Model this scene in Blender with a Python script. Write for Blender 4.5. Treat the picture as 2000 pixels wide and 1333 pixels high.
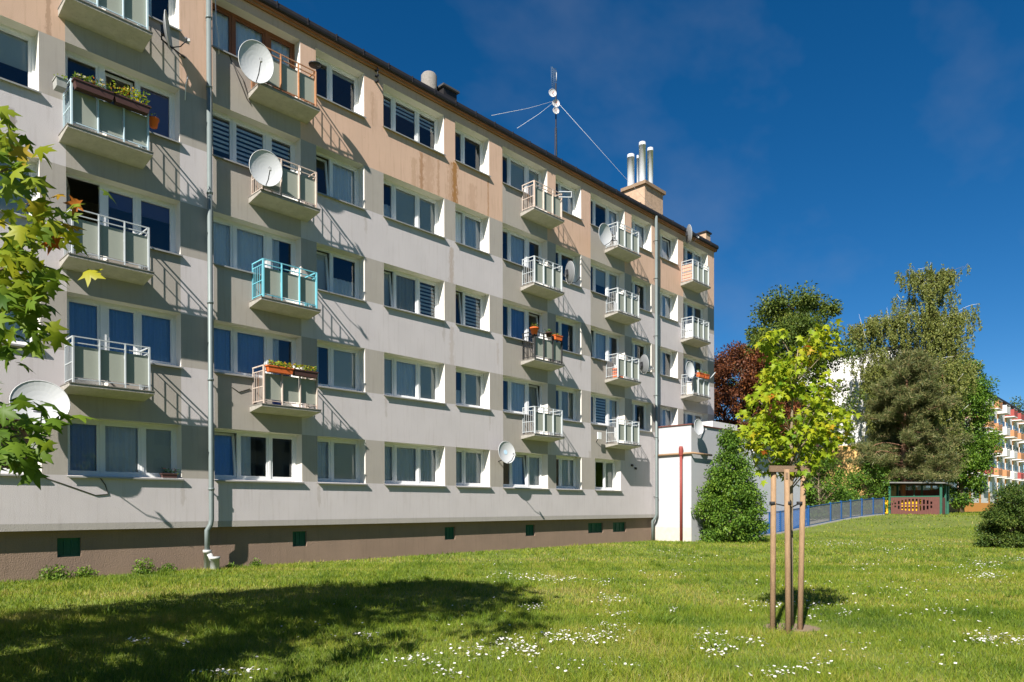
import bpy, math, random
import numpy as np
from mathutils import Vector, Matrix
random.seed(7); RNG = np.random.default_rng(7)
for o in list(bpy.data.objects): bpy.data.objects.remove(o)
SC = bpy.context.scene
COL = SC.collection

# ------------------------------------------------------------------ camera
F, CY = 1377.0, 1000.925
YAW, PITCH, ROLL = math.radians(43.862), math.radians(-0.3648), math.radians(-0.1494)
CAM = np.array([0.0, -17.5915, 1.518])
_fw = np.array([math.cos(YAW)*math.cos(PITCH), math.sin(YAW)*math.cos(PITCH), math.sin(PITCH)])
_r = np.array([math.sin(YAW), -math.cos(YAW), 0.0]); _u = np.cross(_r, _fw)
_c, _s = math.cos(ROLL), math.sin(ROLL)
_r, _u = _c*_r + _s*_u, _c*_u - _s*_r
cam_d = bpy.data.cameras.new('camera'); cam = bpy.data.objects.new('camera', cam_d); COL.objects.link(cam)
m = Matrix(((_r[0], _u[0], -_fw[0], CAM[0]), (_r[1], _u[1], -_fw[1], CAM[1]), (_r[2], _u[2], -_fw[2], CAM[2]), (0, 0, 0, 1)))
cam.matrix_world = m
cam_d.sensor_fit = 'HORIZONTAL'; cam_d.sensor_width = 36.0
cam_d.lens = 36.0*F/2000.0
cam_d.shift_y = (CY-666.5)/2000.0
cam_d.clip_start = 0.05; cam_d.clip_end = 3000
SC.camera = cam

def ray(u, v): return _fw + _r*(u-1000)/F + _u*(CY-v)/F
def atY(u, v, Y): d = ray(u, v); return CAM + d*((Y-CAM[1])/d[1])
def atX(u, v, X): d = ray(u, v); return CAM + d*((X-CAM[0])/d[0])
def atZ(u, v, Z): d = ray(u, v); return CAM + d*((Z-CAM[2])/d[2])
def atD(u, v, t): return CAM + ray(u, v)*t
def latdep(P):
    d = P - CAM
    return d@_r, d@_fw

# ------------------------------------------------------------------ light
SUNL = Vector((1.68, 0.60, -1.50)).normalized()
sun_d = bpy.data.lights.new('sun', 'SUN'); sun_d.energy = 5.0; sun_d.angle = math.radians(0.5); sun_d.color = (1.0, 0.95, 0.885)
sun = bpy.data.objects.new('sun', sun_d); COL.objects.link(sun)
sun.rotation_euler = SUNL.to_track_quat('-Z', 'Y').to_euler(); sun.location = (-30, -30, 40)
W = bpy.data.worlds.new('World'); SC.world = W; W.use_nodes = True
nt = W.node_tree; nt.nodes.clear()
sky = nt.nodes.new('ShaderNodeTexSky'); sky.sky_type = 'NISHITA'; sky.sun_disc = False
sky.sun_elevation = math.asin(-SUNL.z); sky.sun_rotation = math.atan2(-SUNL.x, -SUNL.y)
sky.altitude = 0; sky.air_density = 0.7; sky.dust_density = 0.0; sky.ozone_density = 4.0
gam = nt.nodes.new('ShaderNodeGamma'); gam.inputs[1].default_value = 0.92
hsv = nt.nodes.new('ShaderNodeHueSaturation'); hsv.inputs['Saturation'].default_value = 1.36; hsv.inputs['Value'].default_value = 1.0
bg = nt.nodes.new('ShaderNodeBackground'); bg.inputs[1].default_value = 0.058
wo = nt.nodes.new('ShaderNodeOutputWorld')
# thin cirrus veil: low-contrast streaks mixed over the sky
tc = nt.nodes.new('ShaderNodeTexCoord'); mp = nt.nodes.new('ShaderNodeMapping'); mp.inputs['Scale'].default_value = (1.2, 3.0, 3.8); mp.inputs['Location'].default_value = (.35, .1, .6)
mp.inputs['Rotation'].default_value = (0.3, 0.2, 0.5)
nz = nt.nodes.new('ShaderNodeTexNoise'); nz.inputs['Scale'].default_value = 1.6; nz.inputs['Detail'].default_value = 5; nz.inputs['Roughness'].default_value = 0.55
cr = nt.nodes.new('ShaderNodeValToRGB'); cr.color_ramp.elements[0].position = 0.50; cr.color_ramp.elements[0].color = (0, 0, 0, 1)
cr.color_ramp.elements[1].position = 0.80; cr.color_ramp.elements[1].color = (.20, .20, .20, 1)
mx = nt.nodes.new('ShaderNodeMix'); mx.data_type = 'RGBA'; mx.inputs[7].default_value = (2.6, 2.9, 3.6, 1)
L = nt.links.new
L(tc.outputs['Generated'], mp.inputs[0]); L(mp.outputs[0], nz.inputs[0]); L(nz.outputs[0], cr.inputs[0])
L(sky.outputs[0], gam.inputs[0]); L(gam.outputs[0], hsv.inputs['Color']); L(hsv.outputs[0], mx.inputs[6]); L(cr.outputs[0], mx.inputs[0])
L(mx.outputs[2], bg.inputs[0]); L(bg.outputs[0], wo.inputs[0])
SC.view_settings.view_transform = 'Standard'; SC.view_settings.look = 'None'
SC.view_settings.exposure = 1.02; SC.view_settings.gamma = 1.0
SC.render.engine = 'CYCLES'
SC.cycles.max_bounces = 8; SC.cycles.transparent_max_bounces = 16
SC.cycles.use_denoising = True

# ------------------------------------------------------------------ materials
MATS = {}
def nodes_of(name):
    ma = bpy.data.materials.new(name); ma.use_nodes = True
    n = ma.node_tree; b = n.nodes['Principled BSDF']
    MATS[name] = ma
    return ma, n, b
def pmat(name, col, rough=.8, var=.12, scale=6.0, bump=0.0, bscale=60.0, metal=0.0, spec=.3, stretch=(1, 1, 1), streak=0.0, streak_col=None, detail=4):
    """Principled material: object-space noise mottling, optional vertical run-off streaks, optional fine bump."""
    ma, n, b = nodes_of(name)
    lk = n.links.new
    b.inputs['Roughness'].default_value = rough; b.inputs['Metallic'].default_value = metal
    b.inputs['Specular IOR Level'].default_value = spec
    tc = n.nodes.new('ShaderNodeTexCoord'); mp = n.nodes.new('ShaderNodeMapping'); mp.inputs['Scale'].default_value = stretch
    lk(tc.outputs['Object'], mp.inputs[0])
    nz = n.nodes.new('ShaderNodeTexNoise'); nz.inputs['Scale'].default_value = scale; nz.inputs['Detail'].default_value = detail
    lk(mp.outputs[0], nz.inputs[0])
    mx = n.nodes.new('ShaderNodeMix'); mx.data_type = 'RGBA'
    mx.inputs[6].default_value = tuple(c*(1-var) for c in col) + (1,)
    mx.inputs[7].default_value = tuple(min(1, c*(1+var)) for c in col) + (1,)
    lk(nz.outputs[0], mx.inputs[0]); out = mx.outputs[2]
    if streak > 0:
        m2 = n.nodes.new('ShaderNodeMapping'); m2.inputs['Scale'].default_value = (4.5, 4.5, .30)
        lk(tc.outputs['Object'], m2.inputs[0])
        n2 = n.nodes.new('ShaderNodeTexNoise'); n2.inputs['Scale'].default_value = 2.4; n2.inputs['Detail'].default_value = 6; n2.inputs['Roughness'].default_value = .65
        lk(m2.outputs[0], n2.inputs[0])
        r2 = n.nodes.new('ShaderNodeValToRGB'); r2.color_ramp.elements[0].position = .52; r2.color_ramp.elements[0].color = (0, 0, 0, 1)
        r2.color_ramp.elements[1].position = .78; r2.color_ramp.elements[1].color = (streak,)*3 + (1,)
        lk(n2.outputs[0], r2.inputs[0])
        m3 = n.nodes.new('ShaderNodeMix'); m3.data_type = 'RGBA'
        lk(r2.outputs[0], m3.inputs[0]); lk(out, m3.inputs[6]); m3.inputs[7].default_value = (streak_col or tuple(c*.45 for c in col)) + (1,)
        out = m3.outputs[2]
    lk(out, b.inputs['Base Color'])
    ma['out_socket'] = 1
    if bump > 0:
        n3 = n.nodes.new('ShaderNodeTexNoise'); n3.inputs['Scale'].default_value = bscale; n3.inputs['Detail'].default_value = 3
        lk(mp.outputs[0], n3.inputs[0])
        bp = n.nodes.new('ShaderNodeBump'); bp.inputs['Strength'].default_value = bump; bp.inputs['Distance'].default_value = .02
        lk(n3.outputs[0], bp.inputs['Height']); lk(bp.outputs[0], b.inputs['Normal'])
    return ma
def add_stain(name, spots):
    """lichen / rust runs with a place of their own on the render: (x, zTop, zBottom, halfwidth, colour, strength)"""
    ma = MATS[name]; n = ma.node_tree; b = n.nodes['Principled BSDF']; lk = n.links.new
    src = b.inputs['Base Color'].links[0].from_socket
    tc = n.nodes.new('ShaderNodeTexCoord'); sp = n.nodes.new('ShaderNodeSeparateXYZ'); lk(tc.outputs['Object'], sp.inputs[0])
    nz = n.nodes.new('ShaderNodeTexNoise'); nz.inputs['Scale'].default_value = 9; nz.inputs['Detail'].default_value = 8; nz.inputs['Roughness'].default_value = .75
    mpp = n.nodes.new('ShaderNodeMapping'); mpp.inputs['Scale'].default_value = (1.6, 1.6, .55); lk(tc.outputs['Object'], mpp.inputs[0]); lk(mpp.outputs[0], nz.inputs[0])
    def M(op, a, bb=None, clamp=False):
        q = n.nodes.new('ShaderNodeMath'); q.operation = op; q.use_clamp = clamp
        for i, x in enumerate((a, bb)):
            if x is None: continue
            if isinstance(x, (int, float)): q.inputs[i].default_value = x
            else: lk(x, q.inputs[i])
        return q.outputs[0]
    for (x, zt, zb, hw, col, st) in spots:
        dx = M('ABSOLUTE', M('SUBTRACT', sp.outputs[0], x))
        fx = M('SUBTRACT', 1.0, M('DIVIDE', dx, hw), True)
        ft = M('DIVIDE', M('SUBTRACT', zt, sp.outputs[2]), .12, True)
        fb = M('DIVIDE', M('SUBTRACT', sp.outputs[2], zb), .5, True)
        f = M('MULTIPLY', M('MULTIPLY', fx, ft), fb)
        k = M('MULTIPLY', M('SUBTRACT', M('ADD', M('MULTIPLY', f, .62), M('MULTIPLY', nz.outputs[0], 1.7)), 1.13), 5.0*st, True)
        k = M('MINIMUM', k, st)
        mx = n.nodes.new('ShaderNodeMix'); mx.data_type = 'RGBA'; lk(k, mx.inputs[0]); lk(src, mx.inputs[6]); mx.inputs[7].default_value = col + (1,)
        src = mx.outputs[2]
    lk(src, b.inputs['Base Color'])

def leafmat(name, ramp, trans=.35, rough=.5):
    """leaf: per-leaf 'tint' attribute through a ramp, diffuse plus translucent light"""
    ma, n, b = nodes_of(name); lk = n.links.new
    at = n.nodes.new('ShaderNodeAttribute'); at.attribute_name = 'tint'
    cr = n.nodes.new('ShaderNodeValToRGB')
    el = cr.color_ramp.elements
    for i, (p, c) in enumerate(ramp):
        e = el[i] if i < 2 else el.new(p)
        e.position = p; e.color = c + (1,)
    lk(at.outputs['Fac'], cr.inputs[0]); lk(cr.outputs[0], b.inputs['Base Color'])
    b.inputs['Roughness'].default_value = rough; b.inputs['Specular IOR Level'].default_value = .25
    tr = n.nodes.new('ShaderNodeBsdfTranslucent'); lk(cr.outputs[0], tr.inputs[0])
    ms = n.nodes.new('ShaderNodeMixShader'); ms.inputs[0].default_value = trans
    out = n.nodes['Material Output']
    lk(b.outputs[0], ms.inputs[1]); lk(tr.outputs[0], ms.inputs[2]); lk(ms.outputs[0], out.inputs[0])
    return ma

# facade paints
pmat('lilac_render', (.525, .48, .475), .9, .09, 1.3, .28, 70, streak=.42, streak_col=(.33, .28, .25))
pmat('grey_render', (.355, .32, .28), .9, .09, 1.5, .28, 70, streak=.42, streak_col=(.22, .19, .165))
pmat('peach_render', (.59, .395, .285), .9, .10, 1.2, .28, 70, streak=.68, streak_col=(.38, .24, .15))
pmat('plinth_render', (.25, .175, .128), .95, .16, 1.6, .5, 40, streak=.3)
pmat('band_render', (.36, .33, .30), .9, .08, 2.0, .3, 45, streak=.3)
pmat('reveal_render', (.66, .63, .57), .85, .04, 3.0, .15, 60)
add_stain('peach_render', [(15.60, 13.05, 10.9, .26, (.30, .125, .012), .95), (15.52, 13.0, 10.9, .50, (.36, .20, .10), .4), (17.15, 12.95, 11.2, .07, (.36, .17, .06), .7), (14.9, 12.9, 11.2, .10, (.33, .17, .08), .5),
                           (14.2, 12.9, 11.2, .16, (.33, .17, .08), .75), (14.5, 12.9, 11.2, .5, (.36, .20, .11), .35), (16.4, 12.6, 11.2, .4, (.38, .22, .13), .3), (18.4, 14.0, 13.0, .3, (.38, .22, .13), .3), (13.9, 12.6, 11.2, .25, (.34, .20, .10), .35), (4.06, 13.0, 11.0, .12, (.30, .18, .11), .6), (12.35, 14.0, 12.6, .12, (.34, .2, .12), .4)])
add_stain('lilac_render', [(15.45, 10.2, 8.4, .22, (.33, .24, .17), .55), (15.45, 7.6, 5.6, .2, (.36, .28, .22), .4), (17.6, 7.4, 6.2, .12, (.36, .28, .22), .35), (3.4, 9.9, 8.9, .14, (.2, .16, .13), .7)] + [(x, S_+f*2.7, S_+f*2.7-1.0, w, (.34, .29, .25), .45) for x, f, w, S_ in ((10.5, 2, .10, 2.25), (12.1, 3, .12, 2.25), (12.8, 1, .10, 2.25), (15.1, 2, .12, 2.25), (10.5, 0, .12, 2.25), (17.2, 1, .1, 2.25), (22.3, 2, .12, 2.25), (20.8, 1, .1, 2.25), (6.8, 0, .12, 2.25), (22.9, 0, .2, 3.9))])
# general
pmat('upvc', (.70, .70, .69), .35, .02, 4, spec=.5)
pmat('wood_brown', (.20, .075, .03), .5, .25, 14, stretch=(8, 8, 1))
pmat('sill_metal', (.33, .32, .30), .5, .15, 8, metal=.3)
pmat('sill_white', (.62, .61, .58), .5, .08, 8)
pmat('curtain', (.88, .89, .91), .9, .05, 30)
pmat('curtain_blue', (.30, .46, .72), .9, .1, 20)
pmat('curtain_beige', (.62, .56, .46), .9, .06, 20)
pmat('roller', (.70, .68, .60), .85, .03, 3)
pmat('roller_violet', (.20, .17, .30), .85, .03, 3)
pmat('blind_brown', (.42, .24, .13), .8, .06, 6)
pmat('zebra', (.90, .91, .90), .8, .03, 5)
pmat('interior', (.30, .275, .25), .9, .25, .8)
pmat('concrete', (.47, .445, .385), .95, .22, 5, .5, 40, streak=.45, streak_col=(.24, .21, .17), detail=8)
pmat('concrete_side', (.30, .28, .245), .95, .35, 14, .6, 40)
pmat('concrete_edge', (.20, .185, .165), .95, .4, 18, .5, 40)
pmat('panel', (.305, .32, .265), .8, .05, 3, streak=.25, streak_col=(.25, .26, .22))
pmat('rail_white', (.38, .41, .42), .5, .10, 12, streak=.2, streak_col=(.40, .25, .16))
pmat('rail_rust', (.48, .40, .34), .65, .2, 10, streak=.9, streak_col=(.36, .15, .06))
pmat('rail_brown', (.36, .17, .08), .7, .3, 12, streak=.6, streak_col=(.6, .5, .42))
pmat('rail_blue', (.14, .42, .50), .5, .08, 8, streak=.2, streak_col=(.25, .2, .16))
pmat('rail_pale_blue', (.42, .53, .57), .5, .08, 8)
pmat('rail_black', (.03, .03, .03), .5, .2, 8)
pmat('zinc', (.165, .195, .19), .5, .12, 5, metal=.2, streak=.3)
pmat('pvc_grey', (.46, .46, .44), .5, .06, 6)
pmat('roof_dark', (.018, .016, .017), .6, .3, 6)
pmat('copper_trim', (.34, .13, .05), .5, .3, 3)
pmat('soffit_brown', (.34, .16, .07), .8, .3, 3)
pmat('roof_felt', (.06, .06, .062), .9, .2, 2)
pmat('steel', (.62, .64, .66), .32, .08, 4, metal=.25, spec=.8)
pmat('brick_plaster', (.42, .29, .195), .95, .35, 5, .6, 25, streak=.3)
pmat('cap_concrete', (.24, .165, .105), .95, .25, 8, .5, 30)
pmat('dish_white', (.47, .475, .475), .45, .04, 3, spec=.4)
pmat('dish_grey', (.38, .385, .38), .5, .06, 3, spec=.4)
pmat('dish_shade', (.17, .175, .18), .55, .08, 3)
pmat('dish_dark', (.10, .10, .11), .6, .1, 3)
pmat('decal_blue', (.42, .58, .68), .5, .15, 30)
pmat('decal_mauve', (.42, .40, .46), .5, .15, 60)
pmat('dark_metal', (.045, .045, .05), .5, .2, 6, metal=.5)
pmat('cable_white', (.7, .7, .68), .6, .05, 6)
pmat('cable_dark', (.06, .055, .05), .7, .05, 6)
pmat('green_paint', (.018, .10, .06), .6, .3, 4)
pmat('annex_render', (.43, .43, .44), .92, .05, 1.0, .3, 45, streak=.35, streak_col=(.45, .45, .46))
pmat('annex_grey', (.50, .51, .54), .92, .05, 1.0, .3, 45)
pmat('annex_peel', (.48, .44, .38), .95, .25, 5, .5, 20)
pmat('gas_red', (.23, .045, .035), .55, .15, 6)
pmat('gas_tan', (.30, .19, .11), .6, .2, 6)
pmat('eave_brown', (.13, .05, .04), .6, .2, 5)
pmat('terracotta', (.62, .13, .03), .7, .15, 8)
pmat('planter_brown', (.075, .035, .03), .6, .2, 10)
pmat('planter_grey', (.30, .30, .28), .8, .2, 10)
pmat('bucket_blue', (.03, .07, .35), .4, .1, 8)
pmat('soil_dry', (.20, .145, .095), .95, .35, 14, .8, 30)
pmat('soil', (.05, .035, .025), .95, .3, 20)
pmat('cardboard', (.55, .30, .20), .9, .15, 6)
pmat('white_enamel', (.75, .75, .74), .4, .03, 6)
pmat('stake_wood', (.29, .185, .105), .85, .38, 5, .5, 30, stretch=(9, 9, 1.6), detail=8)
pmat('plank_wood', (.19, .125, .08), .85, .25, 5, .4, 30, stretch=(2, 14, 14))
pmat('tie_black', (.02, .02, .022), .7, .1, 6)
pmat('bark', (.16, .12, .085), .95, .35, 12, .8, 25, stretch=(3, 3, .7))
pmat('bark_young', (.22, .17, .11), .9, .3, 16, .4, 30, stretch=(3, 3, .7))
pmat('bark_pine', (.26, .14, .085), .95, .35, 8, .8, 20, stretch=(3, 3, .7))
pmat('bark_birch', (.62, .60, .56), .85, .25, 5, .3, 20, stretch=(.6, .6, 5), streak=.0)
pmat('fence_blue', (.015, .075, .22), .5, .15, 6)
pmat('mesh_blue', (.03, .12, .34), .5, .1, 6)
pmat('mesh_grey', (.16, .17, .18), .5, .15, 6, metal=.3)
pmat('fence_kerb', (.40, .38, .35), .95, .1, 3)
pmat('shelter_green', (.025, .105, .065), .5, .2, 6)
pmat('shelter_brown', (.125, .05, .04), .8, .2, 5)
pmat('shelter_roof', (.16, .16, .15), .7, .2, 4)
pmat('bin_yellow', (.75, .42, .02), .5, .06, 6)
pmat('white_wall', (.62, .605, .585), .9, .03, .4, streak=.15, streak_col=(.55, .52, .48))
pmat('yellow_wall', (.66, .40, .15), .9, .05, .4)
pmat('orange_paint', (.62, .27, .06), .9, .05, .4)
pmat('far_glass', (.06, .08, .11), .12, .2, .5, spec=.6)
pmat('opp_wall', (.62, .55, .46), .9, .05, .4)
for nm, c in (('bal_red', (.30, .06, .05)), ('bal_orange', (.42, .20, .09)), ('bal_white', (.60, .57, .54)), ('bal_brown', (.22, .11, .07)), ('bal_pink', (.42, .25, .20))): pmat(nm, c, .7, .1, 3)
pmat('flower_red', (.60, .03, .08), .6, .2, 30)
pmat('path_slabs', (.38, .35, .32), .95, .1, 2, .3, 10)

# glass pane: Fresnel mix of clear transmission and mirror reflection
ma, n, b = nodes_of('pane_glass'); n.nodes.remove(b)
fr = n.nodes.new('ShaderNodeFresnel'); fr.inputs[0].default_value = 1.75
gl = n.nodes.new('ShaderNodeBsdfGlossy'); gl.inputs['Roughness'].default_value = 0.015; gl.inputs[0].default_value = (.92, .96, 1, 1)
tp = n.nodes.new('ShaderNodeBsdfTransparent'); tp.inputs[0].default_value = (.95, .97, .98, 1)
ms = n.nodes.new('ShaderNodeMixShader'); n.links.new(fr.outputs[0], ms.inputs[0]); n.links.new(tp.outputs[0], ms.inputs[1]); n.links.new(gl.outputs[0], ms.inputs[2])
nzg = n.nodes.new('ShaderNodeTexNoise'); nzg.inputs['Scale'].default_value = 1.3
tcg = n.nodes.new('ShaderNodeTexCoord'); n.links.new(tcg.outputs['Object'], nzg.inputs[0])
bpg = n.nodes.new('ShaderNodeBump'); bpg.inputs['Strength'].default_value = .05; bpg.inputs['Distance'].default_value = .03
n.links.new(nzg.outputs[0], bpg.inputs['Height']); n.links.new(bpg.outputs[0], gl.inputs['Normal'])
n.links.new(ms.outputs[0], n.nodes['Material Output'].inputs[0])

# leaves
leafmat('leaf_maple', [(0, (.42, .12, .02)), (.08, (.50, .27, .02)), (.22, (.42, .40, .02)), (.6, (.30, .38, .018)), (1, (.11, .22, .016))], 0.45)
leafmat('leaf_maple_dark', [(0, (.40, .10, .02)), (.06, (.44, .26, .02)), (.22, (.33, .34, .02)), (.55, (.13, .21, .018)), (1, (.05, .115, .014))], 0.42)
leafmat('leaf_shrub', [(0, (.19, .28, .03)), (.5, (.105, .20, .022)), (1, (.045, .11, .018))], 0.35)
leafmat('leaf_bush', [(0, (.15, .18, .03)), (.5, (.07, .12, .02)), (1, (.03, .065, .014))], 0.3)
leafmat('leaf_copper', [(0, (.24, .085, .025)), (.5, (.12, .042, .018)), (1, (.055, .022, .014))], 0.3)
leafmat('leaf_poplar', [(0, (.19, .21, .035)), (.5, (.10, .145, .022)), (1, (.045, .085, .016))], 0.3)
leafmat('leaf_birch', [(0, (.27, .26, .07)), (.5, (.165, .19, .04)), (1, (.08, .11, .025))], 0.35)
leafmat('needle', [(0, (.27, .22, .09)), (.35, (.16, .16, .055)), (.7, (.085, .115, .032)), (1, (.04, .065, .02))], .2)
leafmat('grass_blade', [(0, (.36, .30, .10)), (.18, (.29, .295, .035)), (.5, (.19, .26, .020)), (.75, (.13, .20, .016)), (1, (.06, .12, .012))], .38)
leafmat('petal', [(0, (.80, .78, .72)), (1, (.85, .80, .80))], .3)
# lawn soil sheet
ma = pmat('lawn', (.12, .15, .024), .95, .35, .55, .6, 30)
pmat('far_ground', (.10, .13, .03), .95, .2, .1)

# ------------------------------------------------------------------ helpers
def tag(o, label=None, cat=None, group=None, kind=None):
    if label: o['label'] = label
    if cat: o['category'] = cat
    if group: o['group'] = group
    if kind: o['kind'] = kind
    return o
WLOC = {}
def empty(name, loc=(0, 0, 0), rotz=0, label=None, cat=None, group=None):
    o = bpy.data.objects.new(name, None); COL.objects.link(o)
    o.location = loc; o.rotation_euler = (0, 0, rotz); o.empty_display_size = .2
    WLOC[o.name] = Vector(loc)
    return tag(o, label, cat, group)
def link(name, me, parent=None, loc=(0, 0, 0), world=False, rot=None):
    """world=True: the mesh (or loc) is in world coordinates under a thing whose Empty stands elsewhere"""
    o = bpy.data.objects.new(name, me); COL.objects.link(o); o.location = loc
    if rot is not None: o.rotation_euler = rot
    if parent is not None:
        o.parent = parent
        if world: o.matrix_parent_inverse = Matrix.Translation(-WLOC[parent.name])
    return o
class MB:
    def __init__(s): s.v = []; s.f = []; s.m = []; s.slots = []; s.sm = []
    def slot(s, m):
        if m not in s.slots: s.slots.append(m)
        return s.slots.index(m)
    def poly(s, pts, mat, smooth=False):
        i = len(s.v); s.v += [tuple(float(c) for c in p) for p in pts]; s.f.append(tuple(range(i, i+len(pts)))); s.m.append(s.slot(mat)); s.sm.append(smooth)
    def box(s, x0, x1, y0, y1, z0, z1, mat):
        i = len(s.v)
        s.v += [(x, y, z) for z in (z0, z1) for y in (y0, y1) for x in (x0, x1)]
        k = s.slot(mat)
        for f in ((0, 2, 3, 1), (4, 5, 7, 6), (0, 1, 5, 4), (2, 6, 7, 3), (0, 4, 6, 2), (1, 3, 7, 5)):
            s.f.append(tuple(i+a for a in f)); s.m.append(k); s.sm.append(False)
    def bar(s, a, b, w, mat, d=None):
        """square bar from a to b"""
        a = Vector(a); b = Vector(b); ax = (b-a).normalized()
        ref = Vector((0, 0, 1)) if abs(ax.z) < .9 else Vector((1, 0, 0))
        p = ax.cross(ref).normalized()*(w/2); q = ax.cross(p).normalized()*((d or w)/2)
        i = len(s.v); k = s.slot(mat)
        for c in (a, b):
            for (e, g) in ((-1, -1), (1, -1), (1, 1), (-1, 1)): s.v.append(tuple(c+p*e+q*g))
        for f in ((0, 1, 2, 3), (7, 6, 5, 4), (0, 4, 5, 1), (1, 5, 6, 2), (2, 6, 7, 3), (3, 7, 4, 0)):
            s.f.append(tuple(i+t for t in f)); s.m.append(k); s.sm.append(False)
    def tube(s, pts, rad, mat, n=8, cap=True):
        pts = [Vector(p) for p in pts]; R = rad if isinstance(rad, (list, tuple)) else [rad]*len(pts)
        k = s.slot(mat); rings = []; pv = None
        for j, p in enumerate(pts):
            t = (pts[min(j+1, len(pts)-1)]-pts[max(j-1, 0)]).normalized()
            if pv is None:
                ref = Vector((0, 0, 1)) if abs(t.z) < .9 else Vector((1, 0, 0)); pv = t.cross(ref).normalized()
            pv = (pv - t*pv.dot(t)).normalized(); q = t.cross(pv)
            i = len(s.v)
            for a in range(n):
                an = 2*math.pi*a/n; s.v.append(tuple(p+(pv*math.cos(an)+q*math.sin(an))*R[j]))
            rings.append(i)
        for a, b in zip(rings[:-1], rings[1:]):
            for c in range(n):
                d = (c+1) % n; s.f.append((a+c, a+d, b+d, b+c)); s.m.append(k); s.sm.append(True)
        if cap:
            s.f.append(tuple(rings[0]+c for c in reversed(range(n)))); s.m.append(k); s.sm.append(False)
            s.f.append(tuple(rings[-1]+c for c in range(n))); s.m.append(k); s.sm.append(False)
    def lathe(s, prof, mat, n=16, cx=0, cy=0):
        k = s.slot(mat); rings = []
        for (r, z) in prof:
            i = len(s.v); rings.append(i)
            for a in range(n): an = 2*math.pi*a/n; s.v.append((cx+r*math.cos(an), cy+r*math.sin(an), z))
        for a, b in zip(rings[:-1], rings[1:]):
            for c in range(n):
                d = (c+1) % n; s.f.append((a+c, a+d, b+d, b+c)); s.m.append(k); s.sm.append(True)
    def mesh(s, name):
        me = bpy.data.meshes.new(name); me.from_pydata(s.v, [], s.f)
        for sl in s.slots: me.materials.append(MATS[sl])
        me.polygons.foreach_set('material_index', s.m); me.polygons.foreach_set('use_smooth', s.sm)
        me.update(); return me
    def build(s, name, parent=None, world=False, loc=(0, 0, 0), rot=None):
        return link(name, s.mesh(name), parent, loc, world, rot)
CACHE = {}
def cached(key, fn):
    if key not in CACHE: CACHE[key] = fn()
    return CACHE[key]
def np_mesh(name, verts, faces, mat, tint=None):
    """faces: (M,k) index array"""
    me = bpy.data.meshes.new(name); nv = len(verts); M, k = faces.shape
    me.vertices.add(nv); me.vertices.foreach_set('co', np.ascontiguousarray(verts, dtype=np.float32).ravel())
    me.loops.add(M*k); me.loops.foreach_set('vertex_index', np.ascontiguousarray(faces, dtype=np.int32).ravel())
    me.polygons.add(M); me.polygons.foreach_set('loop_start', np.arange(0, M*k, k, dtype=np.int32))
    if tint is not None:
        a = me.attributes.new('tint', 'FLOAT', 'POINT'); a.data.foreach_set('value', np.ascontiguousarray(tint, dtype=np.float32))
    me.materials.append(MATS[mat]); me.update(calc_edges=True); me.validate()
    return me
# leaf templates: (verts in the leaf plane x=along, y=across), triangles
def tmpl_maple():
    P = [(0, 0), (.04, .16), (-.10, .42), (.20, .26), (.30, .38), (.48, .64), (.50, .34), (.46, .17), (.66, .24), (.70, .12), (1.0, 0)]
    P = P + [(x, -y) for x, y in reversed(P[1:-1])]
    V = [(x-.0, y, -.34*abs(y)**1.3 - .26*x*x) for x, y in P] + [(.30, 0, .02)]
    n = len(P); T = [(i, (i+1) % n, n) for i in range(n)]
    return np.array(V), np.array(T)
def tmpl_oval():
    V = [(0, 0, 0), (.35, .26, -.05), (1, 0, -.12), (.35, -.26, -.05)]
    return np.array(V), np.array([(0, 1, 2), (0, 2, 3)])
def tmpl_needle():
    V = [(0, .05, 0), (1, 0, -.05), (0, -.05, 0)]
    return np.array(V), np.array([(0, 1, 2)])
def tmpl_blade():
    V = [(0, .5, 0), (0, -.5, 0), (.55, .32, .10), (.55, -.32, .10), (1.0, 0, .42)]
    return np.array(V), np.array([(0, 1, 3), (0, 3, 2), (2, 3, 4)])
def scatter(name, tmpl, pos, direc, norm, size, tint, mat, width=None):
    """one mesh with a copy of the template at every pos, its x axis along direc, z axis near norm"""
    V, T = tmpl; N = len(pos)
    d = direc/np.linalg.norm(direc, axis=1, keepdims=True)
    y = np.cross(norm, d); y /= np.linalg.norm(y, axis=1, keepdims=True)+1e-9
    z = np.cross(d, y)
    w = size if width is None else width
    vv = (pos[:, None, :] + d[:, None, :]*(V[None, :, 0:1]*size[:, None, None]) + y[:, None, :]*(V[None, :, 1:2]*w[:, None, None]) + z[:, None, :]*(V[None, :, 2:3]*size[:, None, None]))
    ff = (T[None] + (np.arange(N)*len(V))[:, None, None]).reshape(-1, T.shape[1])
    return np_mesh(name, vv.reshape(-1, 3), ff, mat, np.repeat(tint, len(V)))
def unit(N):
    v = RNG.normal(size=(N, 3)); return v/np.linalg.norm(v, axis=1, keepdims=True)

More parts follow.
